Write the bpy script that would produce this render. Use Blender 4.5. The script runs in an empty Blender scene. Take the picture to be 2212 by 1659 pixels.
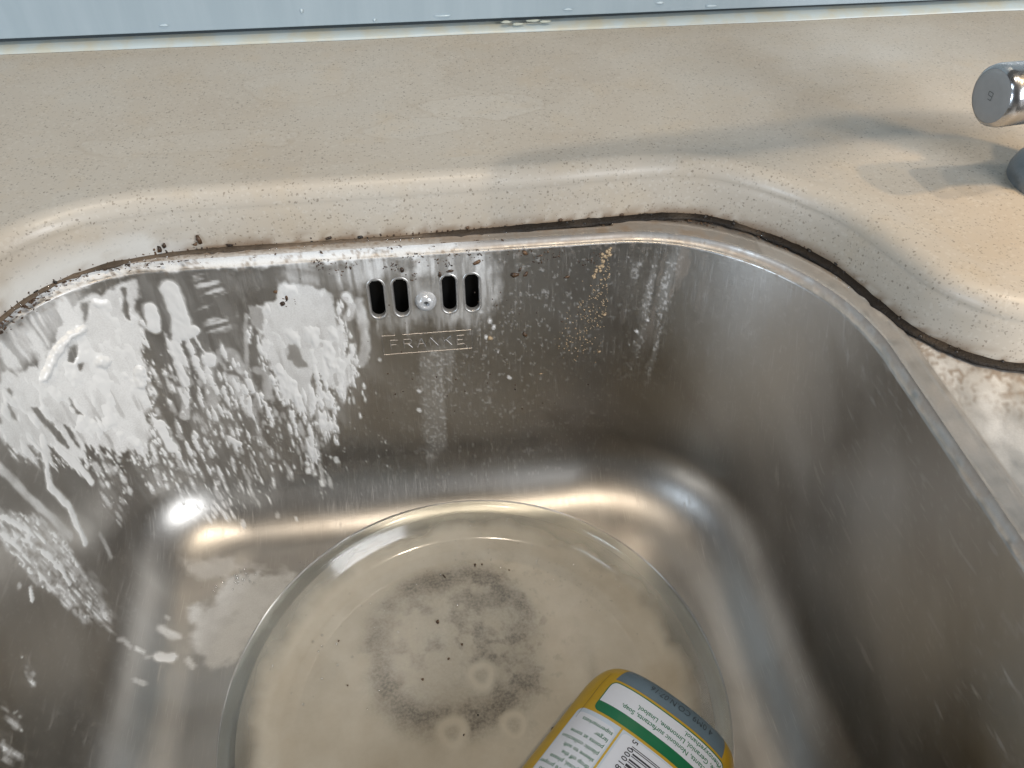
import bpy, bmesh, math, random
import numpy as np
from mathutils import Matrix, Vector

random.seed(7)
rng = np.random.default_rng(7)
sc = bpy.context.scene

# ------------------------------------------------------------------ camera
CAM_LOC = (0.0, 0.0, 0.238)
PITCH, ROLL, YAW = math.radians(45), math.radians(1), math.radians(8)
def cam_axes():
    p, r, y = PITCH, ROLL, YAW
    f = np.array([math.sin(y)*math.cos(p), math.cos(y)*math.cos(p), -math.sin(p)])
    right = np.array([math.cos(y), -math.sin(y), 0.0]); up = np.cross(right, f)
    return math.cos(r)*right + math.sin(r)*up, -math.sin(r)*right + math.cos(r)*up, f
R_, U_, F_ = cam_axes()
cd = bpy.data.cameras.new('camera'); co = bpy.data.objects.new('camera', cd)
sc.collection.objects.link(co)
M = Matrix.Identity(4)
for i in range(3):
    M[i][0], M[i][1], M[i][2], M[i][3] = R_[i], U_[i], -F_[i], CAM_LOC[i]
co.matrix_world = M
cd.sensor_width = 36.0; cd.lens = 36.0*1741/2212
cd.clip_start = 0.01; cd.clip_end = 50
sc.camera = co

# ------------------------------------------------------------------ world and lamps
world = bpy.data.worlds.new('World'); sc.world = world; world.use_nodes = True
bg = world.node_tree.nodes['Background']
bg.inputs['Color'].default_value = (0.98, 0.97, 0.96, 1); bg.inputs['Strength'].default_value = 0.15

def area_lamp(name, loc, target, size, power, color, size_y=None, shape='DISK'):
    d = bpy.data.lights.new(name, 'AREA'); d.energy = power; d.color = color
    d.shape = shape; d.size = size
    if size_y: d.shape = 'RECTANGLE'; d.size_y = size_y
    o = bpy.data.objects.new(name, d); sc.collection.objects.link(o)
    o.location = loc
    o.rotation_euler = (Vector(target)-Vector(loc)).to_track_quat('-Z', 'Y').to_euler()
    return o
WARM = (1.0, 0.72, 0.42); SOFT = (1.0, 0.86, 0.70); COOL = (0.70, 0.84, 1.0); PALE = (0.90, 0.95, 1.0)
area_lamp('ceiling_lamp', (-0.16, -0.12, 1.7), (0.0, 0.2, 0), 0.12, 6.0, SOFT)
area_lamp('ceiling_lamp', (0.36, -0.15, 1.7), (0.0, 0.2, 0), 0.07, 9.5, (1.0, 0.84, 0.64))
area_lamp('window_and_fill_light', (1.25, -1.25, 0.85), (-0.05, 0.25, -0.05), 1.0, 50.0, (0.93, 0.96, 1.0), size_y=0.75)
area_lamp('window_and_fill_light', (-1.3, -0.5, 1.3), (0.05, 0.25, -0.05), 0.4, 5.0, COOL, size_y=0.3)
area_lamp('window_and_fill_light', (-1.5, -0.95, 0.34), (0.1, 0.3, -0.03), 0.5, 24.0, COOL, size_y=0.4)  # low unseen lamp added to give the back right corner a cool sheen
sd_ = bpy.data.lights.new('added_warm_spot', 'SPOT'); sd_.energy = 98.0; sd_.color = WARM; sd_.spot_size = math.radians(13); sd_.spot_blend = .55; sd_.shadow_soft_size = .06  # added spot, its narrow cone imitates light cut off by an unseen cabinet
so_ = bpy.data.objects.new('added_warm_spot', sd_); COLL = sc.collection; COLL.objects.link(so_); so_.location = (0.95, -0.25, 1.45)
so_.rotation_euler = (Vector((0.395, 0.245, 0.03))-so_.location).to_track_quat('-Z', 'Y').to_euler()

vs = sc.view_settings
vs.view_transform = 'Standard'; vs.look = 'None'; vs.exposure = -0.40; vs.gamma = 1.0
vs.use_curve_mapping = False
sc.render.engine = 'CYCLES'
sc.cycles.max_bounces = 6; sc.cycles.glossy_bounces = 4; sc.cycles.transmission_bounces = 5; sc.cycles.diffuse_bounces = 3; sc.cycles.transparent_max_bounces = 12
sc.cycles.caustics_reflective = False; sc.cycles.caustics_refractive = False

# ------------------------------------------------------------------ helpers
COL = sc.collection
def tag(o, label=None, cat=None, group=None, kind=None):
    if label: o['label'] = label
    if cat: o['category'] = cat
    if group: o['group'] = group
    if kind: o['kind'] = kind
    return o
def empty(name, loc=(0, 0, 0)):
    o = bpy.data.objects.new(name, None); o.location = loc; o.empty_display_size = .02
    COL.objects.link(o); return o
def mesh_obj(name, verts, faces, mat, parent=None, smooth=True):
    me = bpy.data.meshes.new(name)
    verts = np.asarray(verts, dtype=np.float32)
    if isinstance(faces, np.ndarray):
        k = faces.shape[1]; n = len(faces)
        me.vertices.add(len(verts)); me.vertices.foreach_set('co', verts.ravel())
        me.loops.add(n*k); me.loops.foreach_set('vertex_index', faces.astype(np.int32).ravel())
        me.polygons.add(n)
        me.polygons.foreach_set('loop_start', np.arange(0, n*k, k, dtype=np.int32))
        me.update(calc_edges=True)
    else:
        me.from_pydata([tuple(v) for v in verts], [], faces); me.update()
    me.validate()
    if smooth: me.polygons.foreach_set('use_smooth', np.ones(len(me.polygons), bool))
    if mat: me.materials.append(mat)
    o = bpy.data.objects.new(name, me); COL.objects.link(o)
    if parent is not None: o.parent = parent
    return o
def attr(o, name, vals):
    a = o.data.attributes.new(name, 'FLOAT', 'POINT'); a.data.foreach_set('value', np.asarray(vals, np.float32).ravel())
def grid_faces(nr, nc, closed=False):
    a = np.arange(nr*nc).reshape(nr, nc)
    if closed:
        b = np.roll(a, -1, axis=1)
        return np.stack([a[:-1], b[:-1], b[1:], a[1:]], -1).reshape(-1, 4)
    return np.stack([a[:-1, :-1], a[:-1, 1:], a[1:, 1:], a[1:, :-1]], -1).reshape(-1, 4)
def lathe(prof, n=64):
    prof = np.asarray(prof, float); t = np.linspace(0, 2*math.pi, n, endpoint=False)
    v = np.stack([prof[:, None, 0]*np.cos(t), prof[:, None, 0]*np.sin(t), np.repeat(prof[:, 1:2], n, 1)], -1).reshape(-1, 3)
    return v, grid_faces(len(prof), n, True)
def tube(path, radii, n=16, cap=True):
    path = np.asarray(path, float); m = len(path)
    radii = np.broadcast_to(np.asarray(radii, float), (m,))
    tan = np.gradient(path, axis=0); tan /= np.linalg.norm(tan, axis=1)[:, None]
    ref = np.array([0, 0, 1.0]) if abs(tan[0, 2]) < .9 else np.array([0, 1.0, 0])
    V = []
    u = np.cross(tan[0], ref); u /= np.linalg.norm(u)
    for k in range(m):
        u = u - tan[k]*(u@tan[k]); u /= np.linalg.norm(u); w = np.cross(tan[k], u)
        a = np.linspace(0, 2*math.pi, n, endpoint=False)
        V.append(path[k]+radii[k]*(np.cos(a)[:, None]*u+np.sin(a)[:, None]*w))
    V = np.concatenate(V); F = [tuple(f) for f in grid_faces(m, n, True)]
    if cap: F += [tuple(range(n-1, -1, -1)), tuple(range((m-1)*n, m*n))]
    return V, F
def catmull(P, step, closed=False):
    P = np.asarray(P, float); n = len(P); out = []
    for i in range(n if closed else n-1):
        if closed: a, b, c, d = P[i-1], P[i], P[(i+1) % n], P[(i+2) % n]
        else: a, b, c, d = P[max(i-1, 0)], P[i], P[i+1], P[min(i+2, n-1)]
        m = max(2, int(np.linalg.norm(c-b)/step)); t = np.linspace(0, 1, m, endpoint=False)[:, None]
        out.append(.5*((2*b)+(-a+c)*t+(2*a-5*b+4*c-d)*t**2+(-a+3*b-3*c+d)*t**3))
    out = np.concatenate(out)
    return out if closed else np.vstack([out, P[-1]])

# ---- GEO-BEGIN  (pure numpy geometry and noise)
_tab = np.random.default_rng(11).random((256, 256))
def vnoise(x, y, seed=0):
    x = np.asarray(x, float)+seed*17.31; y = np.asarray(y, float)+seed*9.77
    xi = np.floor(x).astype(int); yi = np.floor(y).astype(int); fx = x-xi; fy = y-yi
    fx = fx*fx*fx*(fx*(fx*6-15)+10); fy = fy*fy*fy*(fy*(fy*6-15)+10)
    g = lambda a, b: _tab[a & 255, b & 255]
    return (g(xi, yi)*(1-fx)+g(xi+1, yi)*fx)*(1-fy)+(g(xi, yi+1)*(1-fx)+g(xi+1, yi+1)*fx)*fy
def fbm(x, y, seed=0, octv=4, gain=.5):
    a, s, t = 1.0, 0.0, 0.0
    for k in range(octv):
        s = s+a*vnoise(x*2**k, y*2**k, seed+k*5); t += a; a *= gain
    return s/t
def sstep(a, b, x):
    t = np.clip((x-a)/(b-a), 0, 1); return t*t*(3-2*t)

B_L, B_R, B_F, B_B = -0.1975, 0.2025, -0.075, 0.3395
RAD = dict(bl=.062, br=.104, fr=.08, fl=.08)
# outline order: back straight (left to right), back right corner, right, front right, front, front left, left, back left
NSEG = dict(back=330, br=200, right=130, fr=24, front=24, fl=24, left=240, bl=150)
def outline(i, bounds=(B_L, B_R, B_F, B_B), rad=RAD, nseg=NSEG, shrink=.5):
    L, R, Fr, Bk = bounds[0]+i, bounds[1]-i, bounds[2]+i, bounds[3]-i
    r = {k: max(v-shrink*i, .004) for k, v in rad.items()}
    def lin(p, q, n):
        t = np.linspace(0, 1, n, endpoint=False)[:, None]; return np.array(p)*(1-t)+np.array(q)*t
    def arc(c, rr, a0, a1, n):
        a = np.radians(np.linspace(a0, a1, n, endpoint=False)); return np.stack([c[0]+rr*np.cos(a), c[1]+rr*np.sin(a)], -1)
    return np.concatenate([
        lin((L+r['bl'], Bk), (R-r['br'], Bk), nseg['back']),
        arc((R-r['br'], Bk-r['br']), r['br'], 90, 0, nseg['br']),
        lin((R, Bk-r['br']), (R, Fr+r['fr']), nseg['right']),
        arc((R-r['fr'], Fr+r['fr']), r['fr'], 0, -90, nseg['fr']),
        lin((R-r['fr'], Fr), (L+r['fl'], Fr), nseg['front']),
        arc((L+r['fl'], Fr+r['fl']), r['fl'], -90, -180, nseg['fl']),
        lin((L, Fr+r['fl']), (L, Bk-r['bl']), nseg['left']),
        arc((L+r['bl'], Bk-r['bl']), r['bl'], 180, 90, nseg['bl'])])
FLOOR_Z = -.168; TH = math.radians(8.5); FIL = .042
Z0 = FLOOR_Z+FIL-FIL*math.sin(TH)
def profile(nw=150, nf=40):
    P = []
    for a in np.linspace(0, 90-8.5, 8): P.append((.004*(math.sin(math.radians(a))*0+1-math.cos(math.radians(a))), -.004*math.sin(math.radians(a))))
    i0, z0 = P[-1]
    for k in range(1, nw+1):
        t = k/nw; z = z0+(Z0-z0)*t; P.append((i0+(z0-z)*math.tan(TH), z))
    i1, z1 = P[-1]; cx, cz = i1+FIL*math.cos(TH), z1+FIL*math.sin(TH)
    a0 = math.pi+TH
    for k in range(1, nf+1):
        a = a0+(1.5*math.pi-a0)*k/nf; P.append((cx+FIL*math.cos(a), cz+FIL*math.sin(a)))
    return np.array(P)
def wall_inset(z): return .004*(1-math.cos(math.radians(81.5)))+(-.004*math.sin(math.radians(81.5))-z)*math.tan(TH)
def wall_y(z): return B_B-wall_inset(z)
DRAIN = np.array([.001, .208]); DR = .046
def bowl_grid():
    P = profile(); rows = []
    for (i, z) in P:
        o = outline(i); rows.append(np.c_[o, np.full(len(o), z)])
    last = rows[-1][:, :2]; d = last-DRAIN; dist = np.linalg.norm(d, axis=1)[:, None]
    end = DRAIN+d/dist*DR
    for t in np.linspace(0, 1, 90)[1:]:
        p = last*(1-t)+end*t; rows.append(np.c_[p, np.full(len(p), FLOOR_Z-.0025*t*t)])
    G = np.stack(rows)
    lip = outline(0); ds = np.linalg.norm(np.diff(np.vstack([lip, lip[:1]]), axis=0), axis=1)
    s = np.concatenate([[0], np.cumsum(ds)[:-1]]); tot = ds.sum()
    s = s-(0-(B_L+RAD['bl']))                      # s = 0 at x = 0 on the back wall
    s = np.where(s > tot*.5, s-tot, s)             # left side negative
    dd = np.linalg.norm(np.diff(G, axis=0), axis=2)
    D = np.concatenate([np.zeros((1, G.shape[1])), np.cumsum(dd, axis=0)])
    S = np.broadcast_to(s, G.shape[:2])
    return G, S, D
SEAM_PTS = [(-.206, .20), (-.2005, .265), (-.190, .303), (-.175, .325), (-.157, .337), (-.135, .3435), (-.110, .3462), (-.057, .347), (.017, .348), (.066, .3495),
  (.100, .3515), (.136, .3515), (.159, .343), (.185, .321), (.201, .298), (.2105, .269), (.217, .251), (.228, .236), (.240, .2265), (.256, .221), (.29, .218), (.40, .216),
  (.455, .205), (.478, .17), (.482, .08), (.482, -.03), (.465, -.075), (.42, -.092), (.25, -.095), (.0, -.095), (-.13, -.093), (-.185, -.075), (-.206, -.03), (-.208, .08)]
# ---- GEO-END
def normals_of(G, closed=True):
    du = np.roll(G, -1, 1)-np.roll(G, 1, 1); dv = np.gradient(G, axis=0)
    n = np.cross(dv, du); n /= np.maximum(np.linalg.norm(n, axis=2), 1e-12)[..., None]
    return n

# ------------------------------------------------------------------ materials
MATS = {}
class NT:
    def __init__(s, name):
        s.m = bpy.data.materials.new(name); s.m.use_nodes = True; s.t = s.m.node_tree
        s.b = s.t.nodes['Principled BSDF']; s.out = s.t.nodes['Material Output']
    def n(s, typ, **kw):
        x = s.t.nodes.new(typ)
        for k, v in kw.items():
            if hasattr(x, k): setattr(x, k, v)
            else: x.inputs[k.replace('_', ' ')].default_value = v
        return x
    def l(s, a, b): s.t.links.new(a, b)
    def coord(s, scale=(1, 1, 1), obj=True):
        c = s.n('ShaderNodeTexCoord'); mp = s.n('ShaderNodeMapping'); mp.inputs['Scale'].default_value = scale
        s.l(c.outputs['Object' if obj else 'Generated'], mp.inputs['Vector']); return mp.outputs['Vector']
    def noise(s, vec, scale, detail=3, rough=.5):
        x = s.n('ShaderNodeTexNoise'); x.inputs['Scale'].default_value = scale
        x.inputs['Detail'].default_value = detail; x.inputs['Roughness'].default_value = rough
        s.l(vec, x.inputs['Vector']); return x.outputs['Fac']
    def ramp(s, fac, stops):
        x = s.n('ShaderNodeValToRGB'); e = x.color_ramp.elements
        while len(e) < len(stops): e.new(.5)
        for i, (p, c) in enumerate(stops):
            e[i].position = p; e[i].color = tuple(c)+(1,) if not np.isscalar(c) else (c, c, c, 1)
        s.l(fac, x.inputs['Fac']); return x.outputs['Color']
    def mix(s, f, a, b, mode='MIX'):
        x = s.n('ShaderNodeMix', data_type='RGBA', blend_type=mode)
        for sock, v in ((x.inputs[0], f), (x.inputs[6], a), (x.inputs[7], b)):
            if hasattr(v, 'is_output'): s.l(v, sock)
            elif np.isscalar(v): sock.default_value = v
            else: sock.default_value = tuple(v)+(1,)
        return x.outputs[2]
    def math(s, op, a, b=0.0, clamp=False):
        x = s.n('ShaderNodeMath', operation=op); x.use_clamp = clamp
        for sock, v in ((x.inputs[0], a), (x.inputs[1], b)):
            if hasattr(v, 'is_output'): s.l(v, sock)
            else: sock.default_value = v
        return x.outputs[0]
    def attr(s, name):
        x = s.n('ShaderNodeAttribute'); x.attribute_name = name; return x.outputs['Fac']
    def bump(s, h, strength, dist, nrm=None):
        x = s.n('ShaderNodeBump'); x.inputs['Strength'].default_value = strength; x.inputs['Distance'].default_value = dist
        s.l(h, x.inputs['Height'])
        if nrm is not None: s.l(nrm, x.inputs['Normal'])
        return x.outputs['Normal']
    def set(s, **kw):
        for k, v in kw.items():
            i = s.b.inputs[k.replace('_', ' ')]
            if hasattr(v, 'is_output'): s.l(v, i)
            elif np.isscalar(v) or len(v) == len(i.default_value): i.default_value = v
            else: i.default_value = tuple(v)+(1,)
        return s

def plain(name, col, rough=.5, metal=0, spec=.5, bumpy=0, var=.08, scale=300):
    t = NT(name); v = t.coord(); n = t.noise(v, scale, 3)
    c = t.mix(n, [x*(1-var) for x in col], [min(1, x*(1+var)) for x in col])
    t.set(Base_Color=c, Roughness=rough, Metallic=metal, Specular_IOR_Level=spec)
    if bumpy: t.set(Normal=t.bump(n, bumpy, .001))
    return t.m

# speckled beige composite worktop
t = NT('composite_worktop'); v = t.coord()
big = t.noise(v, 9, 3, .6); base = t.ramp(big, [(.3, (.462, .396, .316)), (.5, (.497, .440, .363)), (.72, (.512, .468, .402))])
st = t.noise(v, 22, 3, .6)                                    # wet patches with tide edges
for (cx, cy, rx, ry, amt) in ((.035, .425, .036, .016, .16), (.005, .405, .030, .012, .12), (.075, .470, .050, .042, -.10), (-.06, .46, .03, .02, .07), (-.11, .40, .05, .012, .08)):
    vm = t.n('ShaderNodeVectorMath', operation='SUBTRACT'); t.l(v, vm.inputs[0]); vm.inputs[1].default_value = (cx-.13, cy-.13, 0)
    vs2 = t.n('ShaderNodeVectorMath', operation='MULTIPLY'); t.l(vm.outputs[0], vs2.inputs[0]); vs2.inputs[1].default_value = (1/rx, 1/ry, 0)
    ln = t.n('ShaderNodeVectorMath', operation='LENGTH'); t.l(vs2.outputs[0], ln.inputs[0])
    dd_ = t.math('ADD', ln.outputs['Value'], t.math('MULTIPLY', t.math('SUBTRACT', st, .5), 1.9))
    ins = t.math('MULTIPLY', t.math('SUBTRACT', 1.0, dd_), 14.0, True)
    rim_ = t.math('SUBTRACT', 1.0, t.math('MULTIPLY', t.math('ABSOLUTE', t.math('SUBTRACT', dd_, 1.0)), 16.0), True)
    base = t.mix(t.math('MULTIPLY', ins, abs(amt)), base, (.66, .63, .57) if amt > 0 else (.34, .28, .21))
    base = t.mix(t.math('MULTIPLY', rim_, .16), base, (.30, .22, .14))
yl = t.ramp(t.noise(v, 30, 3, .65), [(.52, 0.0), (.75, .26)])
base = t.mix(yl, base, (.52, .40, .25))
vor = t.n('ShaderNodeTexVoronoi', feature='F1'); vor.inputs['Scale'].default_value = 760; vor.inputs['Randomness'].default_value = 1.0
dis = t.n('ShaderNodeVectorMath', operation='ADD'); nz = t.n('ShaderNodeTexNoise'); nz.inputs['Scale'].default_value = 900; nz.inputs['Detail'].default_value = 0
t.l(v, nz.inputs['Vector']); t.l(v, dis.inputs[0])
sc_ = t.n('ShaderNodeVectorMath', operation='SCALE'); sc_.inputs['Scale'].default_value = .0012
t.l(nz.outputs['Color'], sc_.inputs[0]); t.l(sc_.outputs[0], dis.inputs[1]); t.l(dis.outputs[0], vor.inputs['Vector'])
sep = t.n('ShaderNodeSeparateColor'); t.l(vor.outputs['Color'], sep.inputs[0])
size = t.math('MULTIPLY', t.math('SUBTRACT', sep.outputs[0], .25), .70)
spk = t.math('MULTIPLY', t.math('SUBTRACT', size, vor.outputs['Distance']), 9.0, True)
spk = t.math('MULTIPLY', spk, t.math('ADD', t.math('MULTIPLY', sep.outputs[1], .50), .15))
base = t.mix(spk, base, (.14, .11, .08))
wv = t.n('ShaderNodeTexVoronoi', feature='F1'); wv.inputs['Scale'].default_value = 700; t.l(v, wv.inputs['Vector'])
wsep = t.n('ShaderNodeSeparateColor'); t.l(wv.outputs['Color'], wsep.inputs[0])
wsp = t.math('MULTIPLY', t.math('GREATER_THAN', wsep.outputs[0], .9), .18)
base = t.mix(wsp, base, (.66, .62, .55))
gr = t.attr('grime'); base = t.mix(gr, base, (.16, .085, .035))
fm = t.attr('film'); base = t.mix(fm, base, (.74, .74, .71))
rg = t.ramp(t.noise(v, 25, 3), [(.3, .32), (.7, .50)])
t.set(Base_Color=base, Roughness=rg, Specular_IOR_Level=.5)
MATS['worktop'] = t.m

# stainless steel with film of dried cleaner and grime
t = NT('stainless_steel'); v = t.coord()
n1 = t.attr('tone'); tarn = t.attr('tarn'); n2 = t.noise(t.coord((40, 40, 1500)), 1, 2, .6); n3 = t.noise(v, 1300, 1, .6); n4 = t.noise(t.coord((900, 60, 60)), 1, 2, .6)
col = t.mix(n1, (.39, .373, .348), (.50, .482, .456))
col = t.mix(tarn, col, (.25, .22, .185))
scr_ = []
for rz, rx, sc3 in ((20, 0, (2100, 60, 60)), (-48, 25, (1800, 50, 50)), (75, -20, (2300, 70, 70))):
    cN = t.n('ShaderNodeTexCoord'); mN = t.n('ShaderNodeMapping'); mN.inputs['Rotation'].default_value = (math.radians(rx), 0, math.radians(rz)); mN.inputs['Scale'].default_value = sc3
    mN.vector_type = 'TEXTURE' if False else 'POINT'; t.l(cN.outputs['Object'], mN.inputs['Vector'])
    scr_.append(t.ramp(t.noise(mN.outputs['Vector'], 1, 1, .5), [(.68, 0.0), (.76, .9)]))
scrt = t.math('MAXIMUM', t.math('MAXIMUM', scr_[0], scr_[1]), scr_[2])
col = t.mix(t.math('MULTIPLY', scrt, .32), col, (.66, .64, .61))
film = t.attr('film'); grime = t.attr('grime')
fn = t.math('MULTIPLY', film, t.math('ADD', t.math('MULTIPLY', n3, .5), .72), True)
c2 = t.mix(fn, col, (.80, .80, .785)); c3 = t.mix(grime, c2, (.20, .12, .055))
metal = t.math('SUBTRACT', 1.0, t.math('MAXIMUM', t.math('MULTIPLY', fn, .97), grime), True)
rough = t.math('ADD', t.math('ADD', t.math('MULTIPLY', n1, .12), .20), t.math('MULTIPLY', t.math('ADD', n3, n4), .10))
rough = t.math('ADD', t.math('ADD', rough, t.math('MULTIPLY', film, .22)), t.math('MULTIPLY', scrt, .16))
hb_ = t.math('ADD', t.math('ADD', t.math('MULTIPLY', t.math('ADD', n2, n4), .07), t.math('MULTIPLY', n3, .07)), t.math('MULTIPLY', t.math('ADD', film, grime), .10))
t.set(Base_Color=c3, Metallic=metal, Roughness=rough, Normal=t.bump(hb_, .5, .0005))
MATS['steel'] = t.m
MATS['bright_steel'] = plain('slot_edge_steel', (.62, .60, .57), .25, 1, var=.15)
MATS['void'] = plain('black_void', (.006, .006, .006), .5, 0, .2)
t = NT('chrome'); v = t.coord(); n = t.noise(v, 90, 4, .6)
t.set(Base_Color=t.mix(t.ramp(n, [(.5, 0.0), (.75, .6)]), (.50, .50, .505), (.30, .28, .25)), Metallic=1.0, Roughness=t.ramp(n, [(.3, .14), (.75, .40)]))
MATS['chrome'] = t.m
t = NT('scaled_chrome'); v = t.coord(); n = t.noise(v, 220, 5, .7)
t.set(Base_Color=t.mix(n, (.10, .11, .115), (.36, .38, .39)), Metallic=.7, Roughness=t.ramp(n, [(.3, .3), (.7, .7)]), Normal=t.bump(n, .35, .001))
MATS['scaled'] = t.m
MATS['cap_grey'] = plain('satin_grey_cap', (.30, .30, .295), .4, .2)
MATS['mark'] = plain('dark_mark', (.10, .10, .10), .5)
t = NT('pale_blue_panel'); v = t.coord()
dr = t.noise(t.coord((60, 1, 7)), 1, 4, .6); c = t.mix(t.ramp(dr, [(.4, 0.0), (.7, 1.0)]), (.325, .395, .435), (.36, .43, .47))
t.set(Base_Color=c, Roughness=.22, Specular_IOR_Level=.5, Coat_Weight=.3, Coat_Roughness=.1); MATS['panel'] = t.m
t = NT('silicone_bead'); v = t.coord(); n = t.noise(v, 60, 4, .6)
sp = t.n('ShaderNodeSeparateXYZ'); t.l(v, sp.inputs[0])
t.set(Base_Color=t.mix(t.ramp(n, [(.4, 0.0), (.65, .8)]), (.47, .53, .53), (.50, .47, .36)), Roughness=.35); MATS['bead'] = t.m
MATS['gap'] = plain('joint_shade', (.035, .045, .05), .6)  # near-black backing colour stands in for the shadow under the panel
t = NT('dirty_sealant'); v = t.coord(); n = t.noise(v, 400, 4, .7)
dk = t.attr('dark')
c = t.mix(dk, t.mix(n, (.055, .036, .022), (.24, .185, .135)), t.mix(n, (.005, .004, .003), (.026, .018, .012)))
t.set(Base_Color=c, Roughness=t.ramp(n, [(.3, .38), (.7, .7)]), Specular_IOR_Level=.3, Normal=t.bump(n, .8, .0015)); MATS['sealant'] = t.m
t = NT('brown_crumb'); v = t.coord(); n = t.noise(v, 250, 2)
t.set(Base_Color=t.ramp(n, [(.3, (.022, .013, .008)), (.5, (.075, .040, .020)), (.75, (.16, .09, .045))]), Roughness=.4); MATS['crumb'] = t.m
t = NT('cream_cleaner'); v = t.coord(); n = t.noise(v, 120, 3)
t.set(Base_Color=t.mix(n, (.79, .79, .775), (.82, .82, .805)), Roughness=.30, Normal=t.bump(n, .10, .0008)); MATS['cream'] = t.m
MATS['tan'] = plain('tan_food_residue', (.42, .31, .19), .5, bumpy=.3)

# ------------------------------------------------------------------ worktop
seam = catmull(SEAM_PTS, .003, True)[:, :2]
def offset_curve(P, d):
    tg = np.roll(P, -1, 0)-np.roll(P, 1, 0); tg /= np.linalg.norm(tg, axis=1)[:, None]
    n = np.c_[-tg[:, 1], tg[:, 0]]                  # seam runs clockwise, left of travel is outward
    return P+n*d, n
worktop = empty('worktop', (.13, .13, 0))
tag(worktop, 'speckled beige composite worktop with a rounded cut-out edge round the sink', 'worktop')
ZT = .030
prof = [(.0, -.0010), (.0004, .003), (.0012, .010), (.0022, .017), (.003, .0205)]
for a in np.linspace(0, 90, 12)[1:]:
    a = math.radians(a); prof.append((.003+.0095*(1-math.cos(a)), .0205+.0095*math.sin(a)))
# refine rows on the face
zz = []
for (a, b) in zip(prof[:-1], prof[1:]):
    for k in range(3): zz.append((a[0]+(b[0]-a[0])*k/3, a[1]+(b[1]-a[1])*k/3))
prof = zz+[prof[-1]]
for k in range(1, 13): prof.append((prof[-1][0]+.00035*k**.5, ZT))
rows = []
for (o_, z_) in prof:
    p, _ = offset_curve(seam, o_); rows.append(np.c_[p, np.full(len(p), z_)])
G = np.stack(rows); NS = len(seam)
fr_v = G.reshape(-1, 3)-np.array([.13, .13, 0])
face = mesh_obj('cutout_edge', fr_v, grid_faces(len(prof), NS, True), MATS['worktop'], worktop)
outer_ring = G[-1, :, :2]
# arc position along the seam, relative grime
hx = G[..., 0]; hz = G[..., 2]
arcpos = np.concatenate([[0], np.cumsum(np.linalg.norm(np.diff(seam, axis=0), axis=1))])
AP = np.broadcast_to(arcpos, hx.shape)
gn = fbm(AP*220, hz*260, 3, 4); gl = fbm(AP*45, hz*0, 8, 3)
halo = (1-sstep(.0, .0085, hz))*sstep(.33, .62, gn+.50*(gl-.5)+.36*(1-sstep(0, .0028, hz)))
yel = .22*sstep(.019, .026, hz)*(1-sstep(.0295, .0305, hz+.0005*0))*sstep(.16, .21, hx)
attr(face, 'grime', np.clip(halo*.75, 0, 1)*(1-sstep(.0295, .030, hz)))
attr(face, 'film', np.clip(.85*(1-sstep(.004, .020, hz))*(1-sstep(-.13, -.10, hx))*sstep(.3, .6, fbm(AP*60, hz*120, 5)), 0, 1))
# deck: sheet with the cut-out as a hole
cu = bpy.data.curves.new('deck_tmp', 'CURVE'); cu.dimensions = '2D'; cu.fill_mode = 'BOTH'
for pts in ([(-.75, -.16), (.95, -.16), (.95, .556), (-.75, .556)], outer_ring.tolist()):
    sp_ = cu.splines.new('POLY'); sp_.points.add(len(pts)-1); sp_.use_cyclic_u = True
    for k, q in enumerate(pts): sp_.points[k].co = (q[0]-.13, q[1]-.13, 0, 1)
tmp = bpy.data.objects.new('tmp', cu); COL.objects.link(tmp)
bpy.context.view_layer.update()
me = bpy.data.meshes.new_from_object(tmp.evaluated_get(bpy.context.evaluated_depsgraph_get()))
bpy.data.objects.remove(tmp); bpy.data.curves.remove(cu)
me.name = 'deck'; me.materials.clear(); me.materials.append(MATS['worktop'])
deck = bpy.data.objects.new('deck', me); COL.objects.link(deck); deck.parent = worktop; deck.location = (0, 0, ZT)
bm = bmesh.new(); bm.from_mesh(me); bmesh.ops.recalc_face_normals(bm, faces=bm.faces)
if sum(f.normal.z for f in bm.faces) < 0: bmesh.ops.reverse_faces(bm, faces=bm.faces)
bm.to_mesh(me); bm.free()
# sealant between worktop and steel flange
ncs = 8; Vs = []; dk = []
for k in range(NS):
    p = seam[k]; n = offset_curve(seam, 0)[1][k] if k == 0 else nn[k]
    if k == 0: nn = offset_curve(seam, 0)[1]
    x = p[0]
    dark = sstep(.02, .10, x)*.98+.25*sstep(-.02, .03, x)*(1-sstep(.03, .1, x))+ .9*(vnoise(arcpos[k]*55, 0, 4)-.38)
    dark = float(np.clip(dark, 0, 1)) if p[1] > .15 else .3
    w = .0008+.0017*dark+.0016*vnoise(arcpos[k]*420, 1, 2)**2+.0006*vnoise(arcpos[k]*90, 1, 6)
    for j in range(ncs):
        a = 2*math.pi*j/ncs
        Vs.append((p[0]-n[0]*(.0004+w*1.15*math.cos(a))-.13, p[1]-n[1]*(.0004+w*1.15*math.cos(a))-.13, .0000+w*.45*math.sin(a))); dk.append(dark)
so = mesh_obj('sealant_seam', Vs, grid_faces(NS, ncs, True), MATS['sealant'], worktop)
fs = grid_faces(NS, ncs, True)
attr(so, 'dark', dk)

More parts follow.
